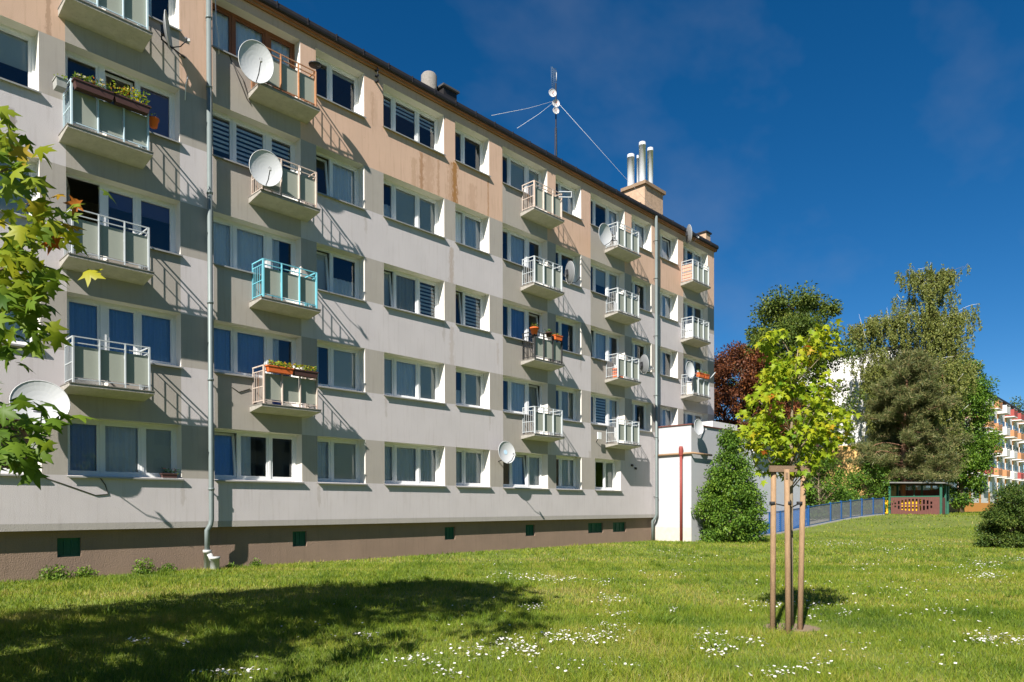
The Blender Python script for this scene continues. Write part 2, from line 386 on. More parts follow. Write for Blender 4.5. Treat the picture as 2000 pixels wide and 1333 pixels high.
# ------------------------------------------------------------------ ground
def gz(x, y):
    t = np.clip((np.asarray(x, float)-30)/24, 0, 1); s = t*t*(3-2*t)
    r = .95*s
    return r + .03*np.sin(np.asarray(x, float)*.37+1.1)*np.sin(np.asarray(y, float)*.31)*np.clip((np.abs(np.asarray(y, float)+9)-3)/6, 0, 1)*0
def grid_mesh(name, xs, ys, mat, dz=0):
    X, Y = np.meshgrid(xs, ys, indexing='ij'); Z = gz(X, Y)+dz
    V = np.stack([X, Y, Z], -1).reshape(-1, 3); nx, ny = len(xs), len(ys)
    i = np.arange(nx*ny).reshape(nx, ny)
    Fq = np.stack([i[:-1, :-1], i[1:, :-1], i[1:, 1:], i[:-1, 1:]], -1).reshape(-1, 4)
    return np_mesh(name, V, Fq, mat)
g = link('lawn', grid_mesh('lawn', np.concatenate([[-900, -300, -100], np.linspace(-40, 130, 120), [180, 300, 900]]), np.concatenate([[-900, -200], np.linspace(-60, 30, 40), [80, 200, 900]]), 'lawn'))
tag(g, kind='structure')

# ------------------------------------------------------------------ main building
ST = 2.7; S0 = 2.254; H0 = 3.542; BAND = 1.054; EAVE = 14.62; XL, XR = -12.0, 33.28; RD = .36; DEEP = 11.0
BAYS = {'A': (2.30, 3.88), 'B': (4.37, 6.77), 'C': (7.57, 9.98), 'D': (10.46, 12.05), 'E': (12.74, 15.14), 'F': (15.63, 17.20), 'G': (17.86, 20.28),
        'H': (20.77, 22.34), 'I': (22.96, 25.35), 'J': (25.88, 27.45), 'K': (28.17, 29.73), 'L': (30.24, 32.62)}
BALC = {'B': 4.33, 'C': 8.58, 'G': 18.88, 'I': 24.0, 'L': 30.08}          # rail start x
DOOR = {'B': 'L', 'C': 'R', 'G': 'R', 'I': 'R', 'L': 'L'}
DW = .80
OPEN = []   # (bay, floor, x0, x1, z0, z1, doorside)
for bay, (x0, x1) in BAYS.items():
    for f in range(5):
        if f == 0 and bay in 'JKL': continue
        a, b2 = (x0, x1) if not (f == 0 and bay == 'I') else (23.23, 25.04)
        OPEN.append((bay, f, a, b2, S0+ST*f, H0+ST*f, DOOR.get(bay) if f > 0 else None))
building = empty('apartment_building', (10, 0, 0), 0, 'long five-storey block with peach top floor, grey and lilac render and balconies', 'building')
def slabz(f): return S0+ST*f-.77

def build_wall():
    xs = sorted({XL, XR} | {v for ab in BAYS.values() for v in ab} | {23.23, 25.04} | {BAYS[b][0]+DW for b in 'BL'} | {BAYS[b][1]-DW for b in 'CGI'})
    zs = sorted({BAND+.15, EAVE} | {S0+ST*f for f in range(5)} | {H0+ST*f for f in range(5)} | {slabz(f) for f in range(1, 5)})
    rects = []
    for (bay, f, x0, x1, z0, z1, ds) in OPEN:
        rects.append((x0, x1, z0, z1))
        if ds == 'L': rects.append((x0, x0+DW, slabz(f), z0))
        if ds == 'R': rects.append((x1-DW, x1, slabz(f), z0))
    mb = MB()
    for xa, xb in zip(xs[:-1], xs[1:]):
        for za, zb in zip(zs[:-1], zs[1:]):
            cx, cz = (xa+xb)/2, (za+zb)/2
            if any(a < cx < b and c < cz < d for a, b, c, d in rects): continue
            inbay = next((k for k, (a, b) in BAYS.items() if a < cx < b), None)
            fl = int((cz-S0+1e-6)//ST) if cz > S0 else -1
            row = fl >= 0 and S0+ST*fl < cz < H0+ST*fl
            if cz > S0+ST*4: c = 'peach_render'
            elif cz > H0+ST*3: c = 'grey_render' if inbay in BALC else 'peach_render'
            elif row: c = 'lilac_render' if (fl == 0 and cx > 25.04) else 'grey_render'
            elif cz < S0: c = 'lilac_render'
            else: c = 'grey_render' if inbay in BALC else 'lilac_render'
            if fl >= 0 and cx > 29.73 and 29.7 < cx < 33.3 and cz < S0+ST*4 and row: c = 'grey_render'
            mb.poly([(xa, 0, za), (xb, 0, za), (xb, 0, zb), (xa, 0, zb)], c)
    # lower band with a small drip chamfer
    mb.poly([(XL, -.006, BAND), (XR, -.006, BAND), (XR, -.006, BAND+.15), (XL, -.006, BAND+.15)], 'band_render')
    mb.poly([(XL, -.006, BAND), (XL, .2, BAND), (XR, .2, BAND), (XR, -.006, BAND)], 'band_render')
    # ends, back
    mb.poly([(XR, 0, 0), (XR, DEEP, 0), (XR, DEEP, EAVE), (XR, 0, EAVE)], 'peach_render')
    mb.poly([(XL, 0, 0), (XL, 0, EAVE), (XL, DEEP, EAVE), (XL, DEEP, 0)], 'lilac_render')
    mb.poly([(XL, DEEP, 0), (XL, DEEP, EAVE), (XR, DEEP, EAVE), (XR, DEEP, 0)], 'lilac_render')
    mb.build('wall', building, True)
    # reveals, one part for each opening
    for (bay, f, x0, x1, z0, z1, ds) in OPEN:
        r = MB(); m = 'reveal_render'
        zl = slabz(f) if ds == 'L' else z0; zr = slabz(f) if ds == 'R' else z0
        r.poly([(x0, 0, z1), (x1, 0, z1), (x1, RD, z1), (x0, RD, z1)], m)
        r.poly([(x0, 0, zl), (x0, 0, z1), (x0, RD, z1), (x0, RD, zl)], m)
        r.poly([(x1, 0, zr), (x1, RD, zr), (x1, RD, z1), (x1, 0, z1)], m)
        a, b2 = (x0+DW if ds == 'L' else x0), (x1-DW if ds == 'R' else x1)
        r.poly([(a, 0, z0), (a, RD, z0), (b2, RD, z0), (b2, 0, z0)], m)
        if ds:
            xd = a if ds == 'L' else b2; da, db = (x0, xd) if ds == 'L' else (xd, x1)
            r.poly([(xd, 0, slabz(f)), (xd, RD, slabz(f)), (xd, RD, z0), (xd, 0, z0)], m)
            r.poly([(da, 0, slabz(f)), (da, RD, slabz(f)), (db, RD, slabz(f)), (db, 0, slabz(f))], m)
        r.build('reveal', building, True)
build_wall()
# plinth with basement window openings
BW = [(4.20, 4.66), (9.79, 10.22), (15.28, 15.74), (19.22, 19.74), (23.0, 24.02), (24.72, 25.68)]
BWL = ['second', 'x']
mb = MB(); xs = sorted({XL, 27.9} | {v for ab in BW for v in ab}); PY = .18
for xa, xb in zip(xs[:-1], xs[1:]):
    if any(abs(xa-a) < 1e-6 for a, b in BW):
        mb.poly([(xa, PY, -.5), (xb, PY, -.5), (xb, PY, .46), (xa, PY, .46)], 'plinth_render'); mb.poly([(xa, PY, .88), (xb, PY, .88), (xb, PY, BAND), (xa, PY, BAND)], 'plinth_render')
        for p in ([(xa, PY, .46), (xb, PY, .46), (xb, PY+.16, .46), (xa, PY+.16, .46)], [(xa, PY, .88), (xb, PY, .88), (xb, PY+.16, .88), (xa, PY+.16, .88)],
                  [(xa, PY, .46), (xa, PY, .88), (xa, PY+.16, .88), (xa, PY+.16, .46)], [(xb, PY, .46), (xb, PY, .88), (xb, PY+.16, .88), (xb, PY+.16, .46)]): mb.poly(p, 'plinth_render')
    else: mb.poly([(xa, PY, -.5), (xb, PY, -.5), (xb, PY, BAND), (xa, PY, BAND)], 'plinth_render')
mb.build('plinth', building, True)
for a, b2 in BW:
    w = MB(); w.box(a, b2, PY+.10, PY+.14, .46, .88, 'green_paint'); o = w.build('basement_window', building, True)
    w = MB()
    w.box(a, b2, PY+.075, PY+.11, .46, .50, 'green_paint'); w.box(a, b2, PY+.075, PY+.11, .84, .88, 'green_paint')
    for x in np.linspace(a, b2-.025, 4): w.box(x, x+.025, PY+.078, PY+.108, .50, .84, 'green_paint')
    w.build('grille', o)
# rooms behind the glass
mb = MB(); m = 'interior'
mb.poly([(XL+.1, 3.2, 1), (XR-.1, 3.2, 1), (XR-.1, 3.2, EAVE), (XL+.1, 3.2, EAVE)], m)
for f in range(6):
    z = 1.45+ST*f
    if f < 5 or True: mb.poly([(XL+.1, .40, z), (XR-.1, .40, z), (XR-.1, 3.2, z), (XL+.1, 3.2, z)], m)
bl = list(BAYS.values())
for (a, b2), (c, d) in zip(bl[:-1], bl[1:]):
    x = (b2+c)/2; mb.poly([(x, .40, 1), (x, 3.2, 1), (x, 3.2, EAVE), (x, .40, EAVE)], m)
mb.build('interior', building, True)

# windows ------------------------------------------------------------
FR = .062
def frame_mesh(w, h, n, mat, widths=None):
    mb = MB(); y0, y1 = -.035, .035
    mb.box(0, w, y0, y1, 0, FR, mat); mb.box(0, w, y0, y1, h-FR, h, mat); mb.box(0, FR, y0, y1, FR, h-FR, mat); mb.box(w-FR, w, y0, y1, FR, h-FR, mat)
    return mb
def fields(w, n, ratios):
    s = sum(ratios); xs = [0]
    for r in ratios: xs.append(xs[-1]+w*r/s)
    return xs
def add_opening(x0, x1, z0, z1, ratios, spec, mat='upvc', kindname='window', sill=True, panel=0):
    w, h = x1-x0, z1-z0; xs = fields(w, len(ratios), ratios)
    def fm():
        mb = frame_mesh(w, h, len(ratios), mat)
        for x in xs[1:-1]: mb.box(x-.028, x+.028, -.033, .033, FR, h-FR, mat)
        if panel: mb.box(FR, w-FR, -.02, .02, FR, panel, mat)
        return mb.mesh(kindname)
    win = link(kindname, cached(('fr', round(w, 3), round(h, 3), tuple(ratios), mat, panel), fm), building, (x0, RD-.03, z0), True)
    for i, code in enumerate(spec):
        a = xs[i]+(FR if i == 0 else .028); b2 = xs[i+1]-(FR if i == len(ratios)-1 else .028); lo = panel if panel else FR; hi = h-FR
        tilt = 't' in code; opened = 'o' in code
        c = code.replace('t', '').replace('o', '')
        SF = .06
        def sm():
            q = MB(); ww, hh = b2-a, hi-lo
            q.box(0, ww, -.028, .03, 0, SF, mat); q.box(0, ww, -.028, .03, hh-SF, hh, mat); q.box(0, SF, -.028, .03, SF, hh-SF, mat); q.box(ww-SF, ww, -.028, .03, SF, hh-SF, mat)
            return q.mesh('sash')
        def pm():
            q = MB(); ww, hh = b2-a, hi-lo
            q.poly([(SF, 0, SF), (ww-SF, 0, SF), (ww-SF, 0, hh-SF), (SF, 0, hh-SF)], 'pane_glass'); return q.mesh('pane')
        key = (round(b2-a, 3), round(hi-lo, 3), mat)
        rot = (math.radians(-6), 0, 0) if tilt else ((0, 0, math.radians(70)) if opened else (0, 0, 0))
        yy = .012+(.01 if tilt else 0)
        s_ = link('sash', cached(('sash',)+key, sm), win, (a, yy, lo), rot=rot)
        p_ = link('pane', cached(('pane',)+key, pm), win, (a, yy, lo), rot=rot)
        yb = .17 if tilt else .06
        if c.startswith('r') or c.startswith('v') or c.startswith('n'):
            fr = float(c[1:] or 1); rm = {'r': 'roller', 'v': 'roller_violet', 'n': 'blind_brown'}[c[0]]
            q = MB(); q.box(a+.01, b2-.01, yb, yb+.006, hi-(hi-lo)*fr, hi, rm); q.tube([(a+.01, yb+.02, hi-.02), (b2-.01, yb+.02, hi-.02)], .02, rm, 6); q.build('roller_blind', win)
        elif c.startswith('z'):
            fr = float(c[1:] or 1); q = MB(); z = hi; n2 = 0
            while z > hi-(hi-lo)*fr: q.box(a+.01, b2-.01, yb, yb+.004, z-.062, z, 'zebra'); z -= .118
            q.build('zebra_blind', win)
        if c[:1] in ('c', 'b', 'e', 'l', 'h'):
            cm = {'c': 'curtain', 'b': 'curtain_blue', 'e': 'curtain_beige', 'l': 'curtain', 'h': 'curtain'}[c[0]]
            ztop = lo+(hi-lo)*(.45 if c[0] == 'l' else 1.0); xe = a+(b2-a)*(.45 if c[0] == 'h' else 1)
            q = MB(); NS = 26; pts = []
            ph = random.uniform(0, 6); fq = random.uniform(38, 52)
            for k in range(NS+1):
                x = a+(xe-a)*k/NS; y = yb+.035+.022*math.sin(x*fq+ph)+.012*math.sin(x*fq*.41+ph*2); pts.append((x, y))
            for (p, q2) in zip(pts[:-1], pts[1:]):
                q.poly([(p[0], p[1], lo+.01), (q2[0], q2[1], lo+.01), (q2[0], q2[1]*1.0, ztop), (p[0], p[1], ztop)], cm, True)
            q.build('curtain', win)
    if sill:
        def sl():
            q = MB(); ww = w+.06; q.poly([(-.03, -.39-.045+.03, -.02), (ww-.03, -.39-.045+.03, -.02), (ww-.03, -.03, .012), (-.03, -.03, .012)], 'sill_white' if mat == 'upvc' else 'sill_metal')
            q.box(-.03, ww-.03, -.435+.03, -.43+.03, -.055, -.02, 'sill_metal'); return q.mesh('sill')
        link('sill', cached(('sill', round(w, 3), mat), sl), win)
    return win
SPEC = {
 ('A', 4): 'r.5 r.5', ('A', 3): 'r.6 r.6', ('A', 2): 'r r', ('A', 1): 'c c', ('A', 0): 'n n',
 ('B', 4): 'd c h', ('B', 3): 'd td v1', ('B', 2): 'od v.35 v.35', ('B', 1): 'b b b', ('B', 0): 'b c r',
 ('C', 4): 'c c c', ('C', 3): 'z.75 z z', ('C', 2): 'c c h', ('C', 1): 'b b h', ('C', 0): 'tb h d',
 ('D', 4): 'd r.12', ('D', 3): 'td c', ('D', 2): 'tr1 l', ('D', 1): 'h r', ('D', 0): 'c r',
 ('E', 4): 'z.3 z.4 z.35', ('E', 3): 'l r r', ('E', 2): 'tr1 e z', ('E', 1): 'r c r', ('E', 0): 'c c c',
 ('F', 4): 'd d', ('F', 3): 'oc c', ('F', 2): 'td z', ('F', 1): 'l r', ('F', 0): 'c c',
 ('G', 4): 'd r r', ('G', 3): 'd c d', ('G', 2): 'd b td', ('G', 1): 'd c te', ('G', 0): 'n1 tc c',
 ('H', 4): 'd c', ('H', 3): 'd d', ('H', 2): 'd d', ('H', 1): 'd e', ('H', 0): 'n1 c',
 ('I', 4): 'd d c', ('I', 3): 'd r.6 r.6', ('I', 2): 'td c h', ('I', 1): 'd z c', ('I', 0): 'd d r1',
 ('J', 4): 'd c', ('J', 3): 'd d', ('J', 2): 'd d', ('J', 1): 'd d',
 ('K', 4): 'd tc', ('K', 3): 'd c', ('K', 2): 'l h', ('K', 1): 'r c', ('L', 4): 'd d c', ('L', 3): 'd d d', ('L', 2): 'd d h', ('L', 1): 'd d e'}
for (bay, f, x0, x1, z0, z1, ds) in OPEN:
    sp = SPEC[(bay, f)].split(); wood = (bay, f) == ('C', 4); mt = 'wood_brown' if wood else 'upvc'
    if ds is None:
        ratios = [.8, 1.2] if len(sp) == 2 else ([.8, .95, .85] if bay != 'E' else [.68, 1.05, .95])
        if (bay, f) == ('I', 0): ratios = [.4, .8, .8]
        add_opening(x0, x1, z0, z1, ratios, sp, mt)
    elif ds == 'R':
        wo_ = add_opening(x0, x1-DW, z0, z1, [.7, 1], sp[:2], mt)
        if wood: wo_['label'] = 'only window with a brown wooden frame'
        add_opening(x1-DW, x1, slabz(f)+.02, z1, [1], sp[2:], mt, 'balcony_door', False, .72)
    else:
        add_opening(x0+DW, x1, z0, z1, [.85, 1], sp[1:], mt)
        add_opening(x0, x0+DW, slabz(f)+.02, z1, [1], sp[:1], mt, 'balcony_door', False, .72)

# balconies ----------------------------------------------------------
RW = 1.51; RY = .60; RH = .98
def slab_mesh():
    q = MB(); 
    a, b2, yf, zf_, zw = -.09, RW+.09, -.665, -.075, -.165
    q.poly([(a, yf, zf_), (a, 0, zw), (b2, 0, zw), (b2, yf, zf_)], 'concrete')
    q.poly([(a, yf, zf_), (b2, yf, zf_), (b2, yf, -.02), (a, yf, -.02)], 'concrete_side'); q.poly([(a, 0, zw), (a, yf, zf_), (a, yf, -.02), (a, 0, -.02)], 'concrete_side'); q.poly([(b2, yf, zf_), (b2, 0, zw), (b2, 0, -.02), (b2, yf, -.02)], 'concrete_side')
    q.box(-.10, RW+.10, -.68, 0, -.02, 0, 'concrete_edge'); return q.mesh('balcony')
def bal_parts(rm):
    P = []
    xs = [0, .50, 1.01, RW]
    for x in xs:
        q = MB(); w = .010 if 0 < x < RW else .015; q.box(x-w, x+w, -RY-.035, -RY+.035, .0, RH, rm); P.append(('post', q))
    q = MB(); q.bar((-.02, -RY, RH), (RW+.02, -RY, RH), .024, rm); P.append(('top_rail', q))
    q = MB(); q.bar((0, -RY, RH-.13), (RW, -RY, RH-.13), .022, rm); q.bar((0, -RY, .09), (RW, -RY, .09), .022, rm); P.append(('lower_rail', q))
    for a, b2 in zip(xs[:-1], xs[1:]):
        q = MB(); q.box(a+.016, b2-.016, -RY+.032, -RY+.044, .13, RH-.19, 'panel'); P.append(('panel', q))
    for x in (0, RW):
        q = MB(); q.bar((x, -RY, RH), (x, 0, RH), .03, rm); q.bar((x, -RY, RH-.13), (x, 0, RH-.13), .02, rm); q.bar((x, -RY, .09), (x, 0, .09), .02, rm); q.bar((x, -RY, .45), (x, 0, .45), .02, rm)
        for k in range(1, 6): q.bar((x, -RY+k*.1, .09), (x, -RY+k*.1, RH-.13), .012, rm)
        q.bar((x, -.02, .05), (x, -.02, RH), .026, rm)
        P.append(('side_railing', q))
    return [(n_, q.mesh(n_)) for n_, q in P]
BLAB = {('C', 2): 'balcony with turquoise painted railing', ('G', 2): 'balcony with black railing and orange pots', ('C', 4): 'balcony with rusty brown railing and large dish', ('C', 1): 'balcony with rusty railing and geranium boxes'}
RAILM = {('B', 4): 'rail_pale_blue', ('B', 3): 'rail_pale_blue', ('B', 2): 'rail_white', ('B', 1): 'rail_white', ('C', 4): 'rail_brown', ('C', 3): 'rail_rust', ('C', 2): 'rail_blue', ('C', 1): 'rail_rust',
         ('G', 4): 'rail_rust', ('G', 2): 'rail_black'}
for bay, xr in BALC.items():
    for f in range(1, 5):
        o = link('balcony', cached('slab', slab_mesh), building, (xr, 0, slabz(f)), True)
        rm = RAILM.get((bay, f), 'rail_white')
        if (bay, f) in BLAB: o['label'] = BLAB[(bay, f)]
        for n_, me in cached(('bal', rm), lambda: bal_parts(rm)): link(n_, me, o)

# roof, gutter, pipes ---------------------------------------------------
mb = MB()
mb.poly([(XL, -.17, 14.87), (XR+.12, -.17, 14.87), (XR+.12, DEEP/2, 15.20), (XL, DEEP/2, 15.20)], 'roof_felt')
mb.poly([(XL, DEEP/2, 15.20), (XR+.12, DEEP/2, 15.20), (XR+.12, DEEP+.17, 14.87), (XL, DEEP+.17, 14.87)], 'roof_felt')
mb.poly([(XR+.12, -.17, 14.87), (XR+.12, -.1, 14.60), (XR+.12, DEEP+.1, 14.60), (XR+.12, DEEP+.17, 14.87), (XR+.12, DEEP/2, 15.20)], 'roof_dark')
mb.poly([(XL, -.02, 14.60), (XR+.12, -.02, 14.60), (XR+.12, DEEP+.1, 14.60), (XL, DEEP+.1, 14.60)], 'soffit_brown')
roof = mb.build('roof', building, True)
mb = MB(); mb.box(XL, XR+.10, -.085, .01, 14.60, 14.73, 'soffit_brown'); mb.build('fascia', roof)
mb = MB(); mb.box(XL, XR+.12, -.125, -.087, 14.665, 14.705, 'copper_trim'); mb.build('copper_trim', roof)
mb = MB()
prof = [(-.175, 14.895), (-.195, 14.80), (-.185, 14.74), (-.145, 14.712), (-.09, 14.72), (-.088, 14.86)]
for p, q2 in zip(prof[:-1], prof[1:]): mb.poly([(XL, p[0], p[1]), (XR+.14, p[0], p[1]), (XR+.14, q2[0], q2[1]), (XL, q2[0], q2[1])], 'roof_dark', True)
for k in range(50):
    x = XL+.5+k*.9; mb.box(x, x+.03, -.203, -.17, 14.72, 14.91, 'roof_dark')
mb.build('gutter', roof)
def downpipe(x, low):
    q = MB(); y = -.15; r = .062
    if low: pts = [(x, y, 14.7), (x, y, 1.25), (x-.02, y, 1.12), (x-.10, y+.02, .98), (x-.10, y+.02, .42)]
    else: pts = [(x, y, 14.7), (x, y, 1.2), (x-.03, y+.06, 1.02), (x-.08, y+.16, .9), (x-.08, y+.16, .05)]
    q.tube(pts, r, 'zinc', 12)
    o = q.build('downpipe', building, True)
    for z in (2.0, 4.7, 6.6, 9.3, 11.9, 13.6):
        k = MB(); k.lathe([(r+.002, z-.03), (r+.013, z-.03), (r+.013, z+.03), (r+.002, z+.03)], 'zinc', 12, x, y); k.box(x-.012, x+.012, y, 0, z-.012, z+.012, 'dark_metal'); k.build('bracket', o)
    if low:
        k = MB(); k.lathe([(.0, .05), (.08, .05), (.08, .43), (.10, .43), (.10, .50), (.0, .50)], 'pvc_grey', 14, x-.10, y+.02); k.tube([(x-.08, y, .40), (x+.02, y-.03, .20)], .08, 'pvc_grey', 12); k.lathe([(.11, -.2), (.11, .27), (.13, .27), (.13, .33), (0, .33)], 'pvc_grey', 16, x+.05, y-.06); k.build('drain_socket', o)
downpipe(7.42, True); downpipe(27.62, False)

# rooftop things ---------------------------------------------------------
def roofz(y): return 14.87+.33*min(1, max(0, (y+.17)/(DEEP/2+.17)))
CYc = 1.5
c0 = atY(1260, 352, CYc); c1 = atY(1298, 372, CYc); cb = atX(1216, 368, c0[0])
ch = empty('chimney', (c0[0], CYc, roofz(CYc)), 0, 'square rendered chimney with wide cap and steel flues near the right end of the roof', 'chimney')
x0, x1, y0, y1, zt = c0[0], c1[0], CYc, CYc+1.35, c0[2]
mb = MB(); mb.box(x0+.06, x1-.06, y0+.06, y1-.06, 14.8, zt-.16, 'brick_plaster'); mb.build('stack', ch, True)
mb = MB(); mb.box(x0-.05, x1+.05, y0-.05, y1+.05, zt-.16, zt, 'cap_concrete'); cap = mb.build('cap', ch, True)
for (u, vt, r, dy) in ((1232, 303, .175, .95), (1254.5, 279, .165, .55), (1270, 290, .145, .62), (1245.5, 304, .05, .85)):
    p = atY(u, vt, CYc+dy); q = MB()
    q.lathe([(r, zt-.02), (r, p[2]-.16), (r+.012, p[2]-.16), (r+.012, p[2]-.13), (r, p[2]-.13), (r, p[2]), (r-.02, p[2]), (r-.02, p[2]-.3)], 'steel', 18, p[0], p[1]); q.build('flue', ch, True)
p = atY(838, 146, 1.2); zt2 = p[2]
vt = empty('roof_vent', (p[0], 1.2, roofz(1.2)), 0, 'short round grey vent pipe rising over the gutter left of the mast', 'vent')
mb = MB(); mb.lathe([(.27, 14.8), (.27, zt2-.07), (.22, zt2), (0, zt2)], 'concrete_edge', 20, p[0], 1.2); mb.build('pipe', vt, True)
mb = MB(); mb.lathe([(.36, 14.85), (.275, roofz(1.2)+.25), (.275, 15.3)], 'roof_dark', 20, p[0], 1.2); mb.build('collar', vt, True)
p = atY(874, 176, 1.0); rh = empty('roof_hatch', (p[0], 1.0, roofz(1)), 0, 'low flat black hatch just right of the round roof vent', 'hatch')
mb = MB(); mb.box(p[0]-.35, p[0]+.25, .8, 1.5, 14.8, p[2]-.10, 'roof_dark'); mb.build('box', rh, True)
mb = MB(); mb.box(p[0]-.42, p[0]+.32, .72, 1.58, p[2]-.10, p[2]-.04, 'roof_felt'); mb.build('lid', rh, True)
p = atY(1378, 455, .45); sc = empty('small_chimney', (p[0], .45, roofz(.45)), 0, 'small plastered chimney stub at the right end of the roof edge', 'chimney')
mb = MB(); mb.box(p[0]-.22, p[0]+.22, .3, .8, 14.8, p[2]-.07, 'brick_plaster'); mb.build('stack', sc, True)
mb = MB(); mb.box(p[0]-.28, p[0]+.28, .24, .86, p[2]-.07, p[2], 'roof_dark'); mb.build('cap', sc, True)

def dish_mesh(w, h, matf, matb):
    """shallow paraboloid facing local -Y, centre at origin"""
    q = MB(); n = 28; rings = 5; D_ = .10*h
    for side, mt in ((0, matf), (1, matb)):
        off = .012*side
        idx = []
        for j in range(rings+1):
            t = j/rings; row = []
            for a in range(n):
                an = 2*math.pi*a/n; row.append((w/2*t*math.cos(an), D_*(1-t*t)+off*(1 if t < 1 else .0), h/2*t*math.sin(an)))
            idx.append(row)
        for j in range(rings):
            for a in range(n):
                b2 = (a+1) % n
                pts = [idx[j][a], idx[j][b2], idx[j+1][b2], idx[j+1][a]] if j > 0 else [idx[0][0], idx[1][b2], idx[1][a]]
                q.poly(pts, mt, True)
    q.tube([(w/2*math.cos(a), 0, h/2*math.sin(a)) for a in np.linspace(0, 2*math.pi, 29)], .010, matf, 5, False)
    return q
def dish(c, w, h, az, el, label, wall=None, matf='dish_white', matb='dish_grey', logo=None, pole=True):
    """c: centre; az: heading of the face in the XY plane (deg), el: tilt up (deg)"""
    o = empty('satellite_dish', tuple(c), math.radians(az+90), label, 'satellite dish', 'satellite dishes on the facade')
    tl = (math.radians(-el), 0, 0)
    r = dish_mesh(w, h, matf, matb).build('reflector', o, rot=tl)
    q = MB(); q.tube([(0, .02, -h/2*.96), (0, -h*.28, -h*.42), (0, -h*.50, -h*.20)], .012, 'dark_metal', 6); arm = q.build('feed_arm', o, rot=tl)
    q = MB(); q.tube([(0, -h*.50, -h*.20), (0, -h*.44, -h*.15)], .028, 'dish_dark', 8); q.box(-.025, .025, -h*.56, -h*.49, -h*.26, -h*.18, 'dish_grey'); q.build('receiver_head', arm)
    q = MB(); q.box(-.06, .06, .10*h+.01, .10*h+.07, -.10, .10, 'dark_metal'); mount = q.build('back_bracket', o, rot=tl)
    if wall is not None:
        R = Matrix.Rotation(-math.radians(az+90), 3, 'Z'); wl = R @ (Vector(wall)-Vector(c))
        q = MB(); q.tube([(0, .10*h+.06, .08), (0, .10*h+.07, -.22), tuple(wl)], .018, 'dark_metal', 7); q.build('wall_arm', o)
    if logo:
        q = MB(); q.box(-.13, .10, .062*h, .064*h+.02, -.17, -.125, logo) if logo == 'decal_mauve' else q.lathe([(0, 0), (.085, 0)], logo, 14)
        if logo == 'decal_mauve': q.build('lettering_strip', r)
        else: q.build('round_emblem', r, loc=(0, .088*h, .02), rot=(math.pi/2, 0, 0))
    return o
c = atY(79, 787, -.45); dish(c, 1.04, .98, -100, 14, 'largest white dish, beside the ground-floor window at the left edge, partly behind leaves', (4.12, 0, 3.5), logo='decal_mauve')
c = atY(500.5, 121, -.85); dish(c, .84, 1.02, -104, -2, 'white dish on the rusty brown top-floor balcony', (8.62, -.6, 12.6))
c = atY(519.5, 329, -.85); dish(c, .80, .88, -104, -2, 'white dish on the third-floor balcony just below the highest white dish', (8.62, -.6, 10.0))
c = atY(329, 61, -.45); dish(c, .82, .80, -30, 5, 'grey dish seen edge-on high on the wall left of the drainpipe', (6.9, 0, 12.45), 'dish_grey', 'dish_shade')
c = atY(1182, 459, -.75); dish(c, .80, .88, -92, 0, 'white dish on the top-floor balcony below the big chimney', (23.95, -.6, 12.5))
c = atY(990, 884, -.45); dish(c, .74, .78, -96, 8, 'white dish with round blue emblem on a wall arm above ground level', (17.62, 0, 3.15), logo='decal_blue')
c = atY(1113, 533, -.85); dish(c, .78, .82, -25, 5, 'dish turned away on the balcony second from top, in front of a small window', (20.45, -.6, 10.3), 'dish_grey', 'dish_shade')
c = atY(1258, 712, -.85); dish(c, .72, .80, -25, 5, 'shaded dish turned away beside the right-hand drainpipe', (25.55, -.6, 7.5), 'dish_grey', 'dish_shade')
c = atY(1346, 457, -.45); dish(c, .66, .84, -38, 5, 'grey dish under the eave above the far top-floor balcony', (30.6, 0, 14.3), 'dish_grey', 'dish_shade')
c = atY(1348, 723, -.75); dish(c, .62, .82, -98, 5, 'white dish on the far balcony column above terracotta pots', (30.1, -.6, 7.8))

# mast
mp_ = atY(1086, 295, 2.6); zb = roofz(2.6); MX, MY = mp_[0], 2.6
zt = atY(1086, 175, MY)[2]; ztop = atY(1084, 134, MY)[2]
mast = empty('antenna_mast', (MX, MY, zb), 0, 'tall thin rooftop antenna mast with three small white dishes and guy wires', 'antenna')
q = MB(); q.tube([(MX, MY, zb-.1), (MX, MY, zt+.25)], .03, 'dark_metal', 8); q.build('pole', mast, True)
q = MB()
for a in range(3):
    an = a*2.094; q.tube([(MX+.09*math.cos(an), MY+.09*math.sin(an), zb), (MX+.05*math.cos(an), MY+.05*math.sin(an), atY(1086, 250, MY)[2])], .012, 'dark_metal', 5)
for k in range(12):
    z = zb+.15+k*.17; an = k*2.094; q.bar((MX+.09*math.cos(an), MY+.09*math.sin(an), z), (MX+.09*math.cos(an+2.094), MY+.09*math.sin(an+2.094), z+.12), .014, 'dark_metal')
q.build('lattice_foot', mast, True)
for (u, v, d) in ((1079.5, 182, .34), (1086, 202, .33), (1086, 216.5, .28)):
    p = atY(u, v, MY-.12); o = dish_mesh(d, d, 'dish_white', 'dish_grey').build('dish', mast, True, loc=tuple(p), rot=(0, 0, math.radians(-30)))
    q = MB(); q.tube([(0, .03, 0), (0, -.14, -.02)], .014, 'terracotta', 6); q.build('feed', o)
p = atY(1083, 153, MY); q = MB(); hh = (ztop-atY(1083, 174, MY)[2])
for k in range(11):
    z = p[2]-hh/2+hh*k/10; wv = .20*(1-.25*abs(k-5)/5)
    q.tube([(p[0]-wv*.8, MY+.02, z), (p[0], MY-.10*0+.08, z), (p[0]+wv*.8, MY-.02, z)], .006, 'zinc', 4)
for s in (-.16, -.08, 0, .08, .16): q.tube([(p[0]+s, MY+.05, p[2]-hh/2), (p[0]+s, MY+.05, p[2]+hh/2)], .006, 'zinc', 4)
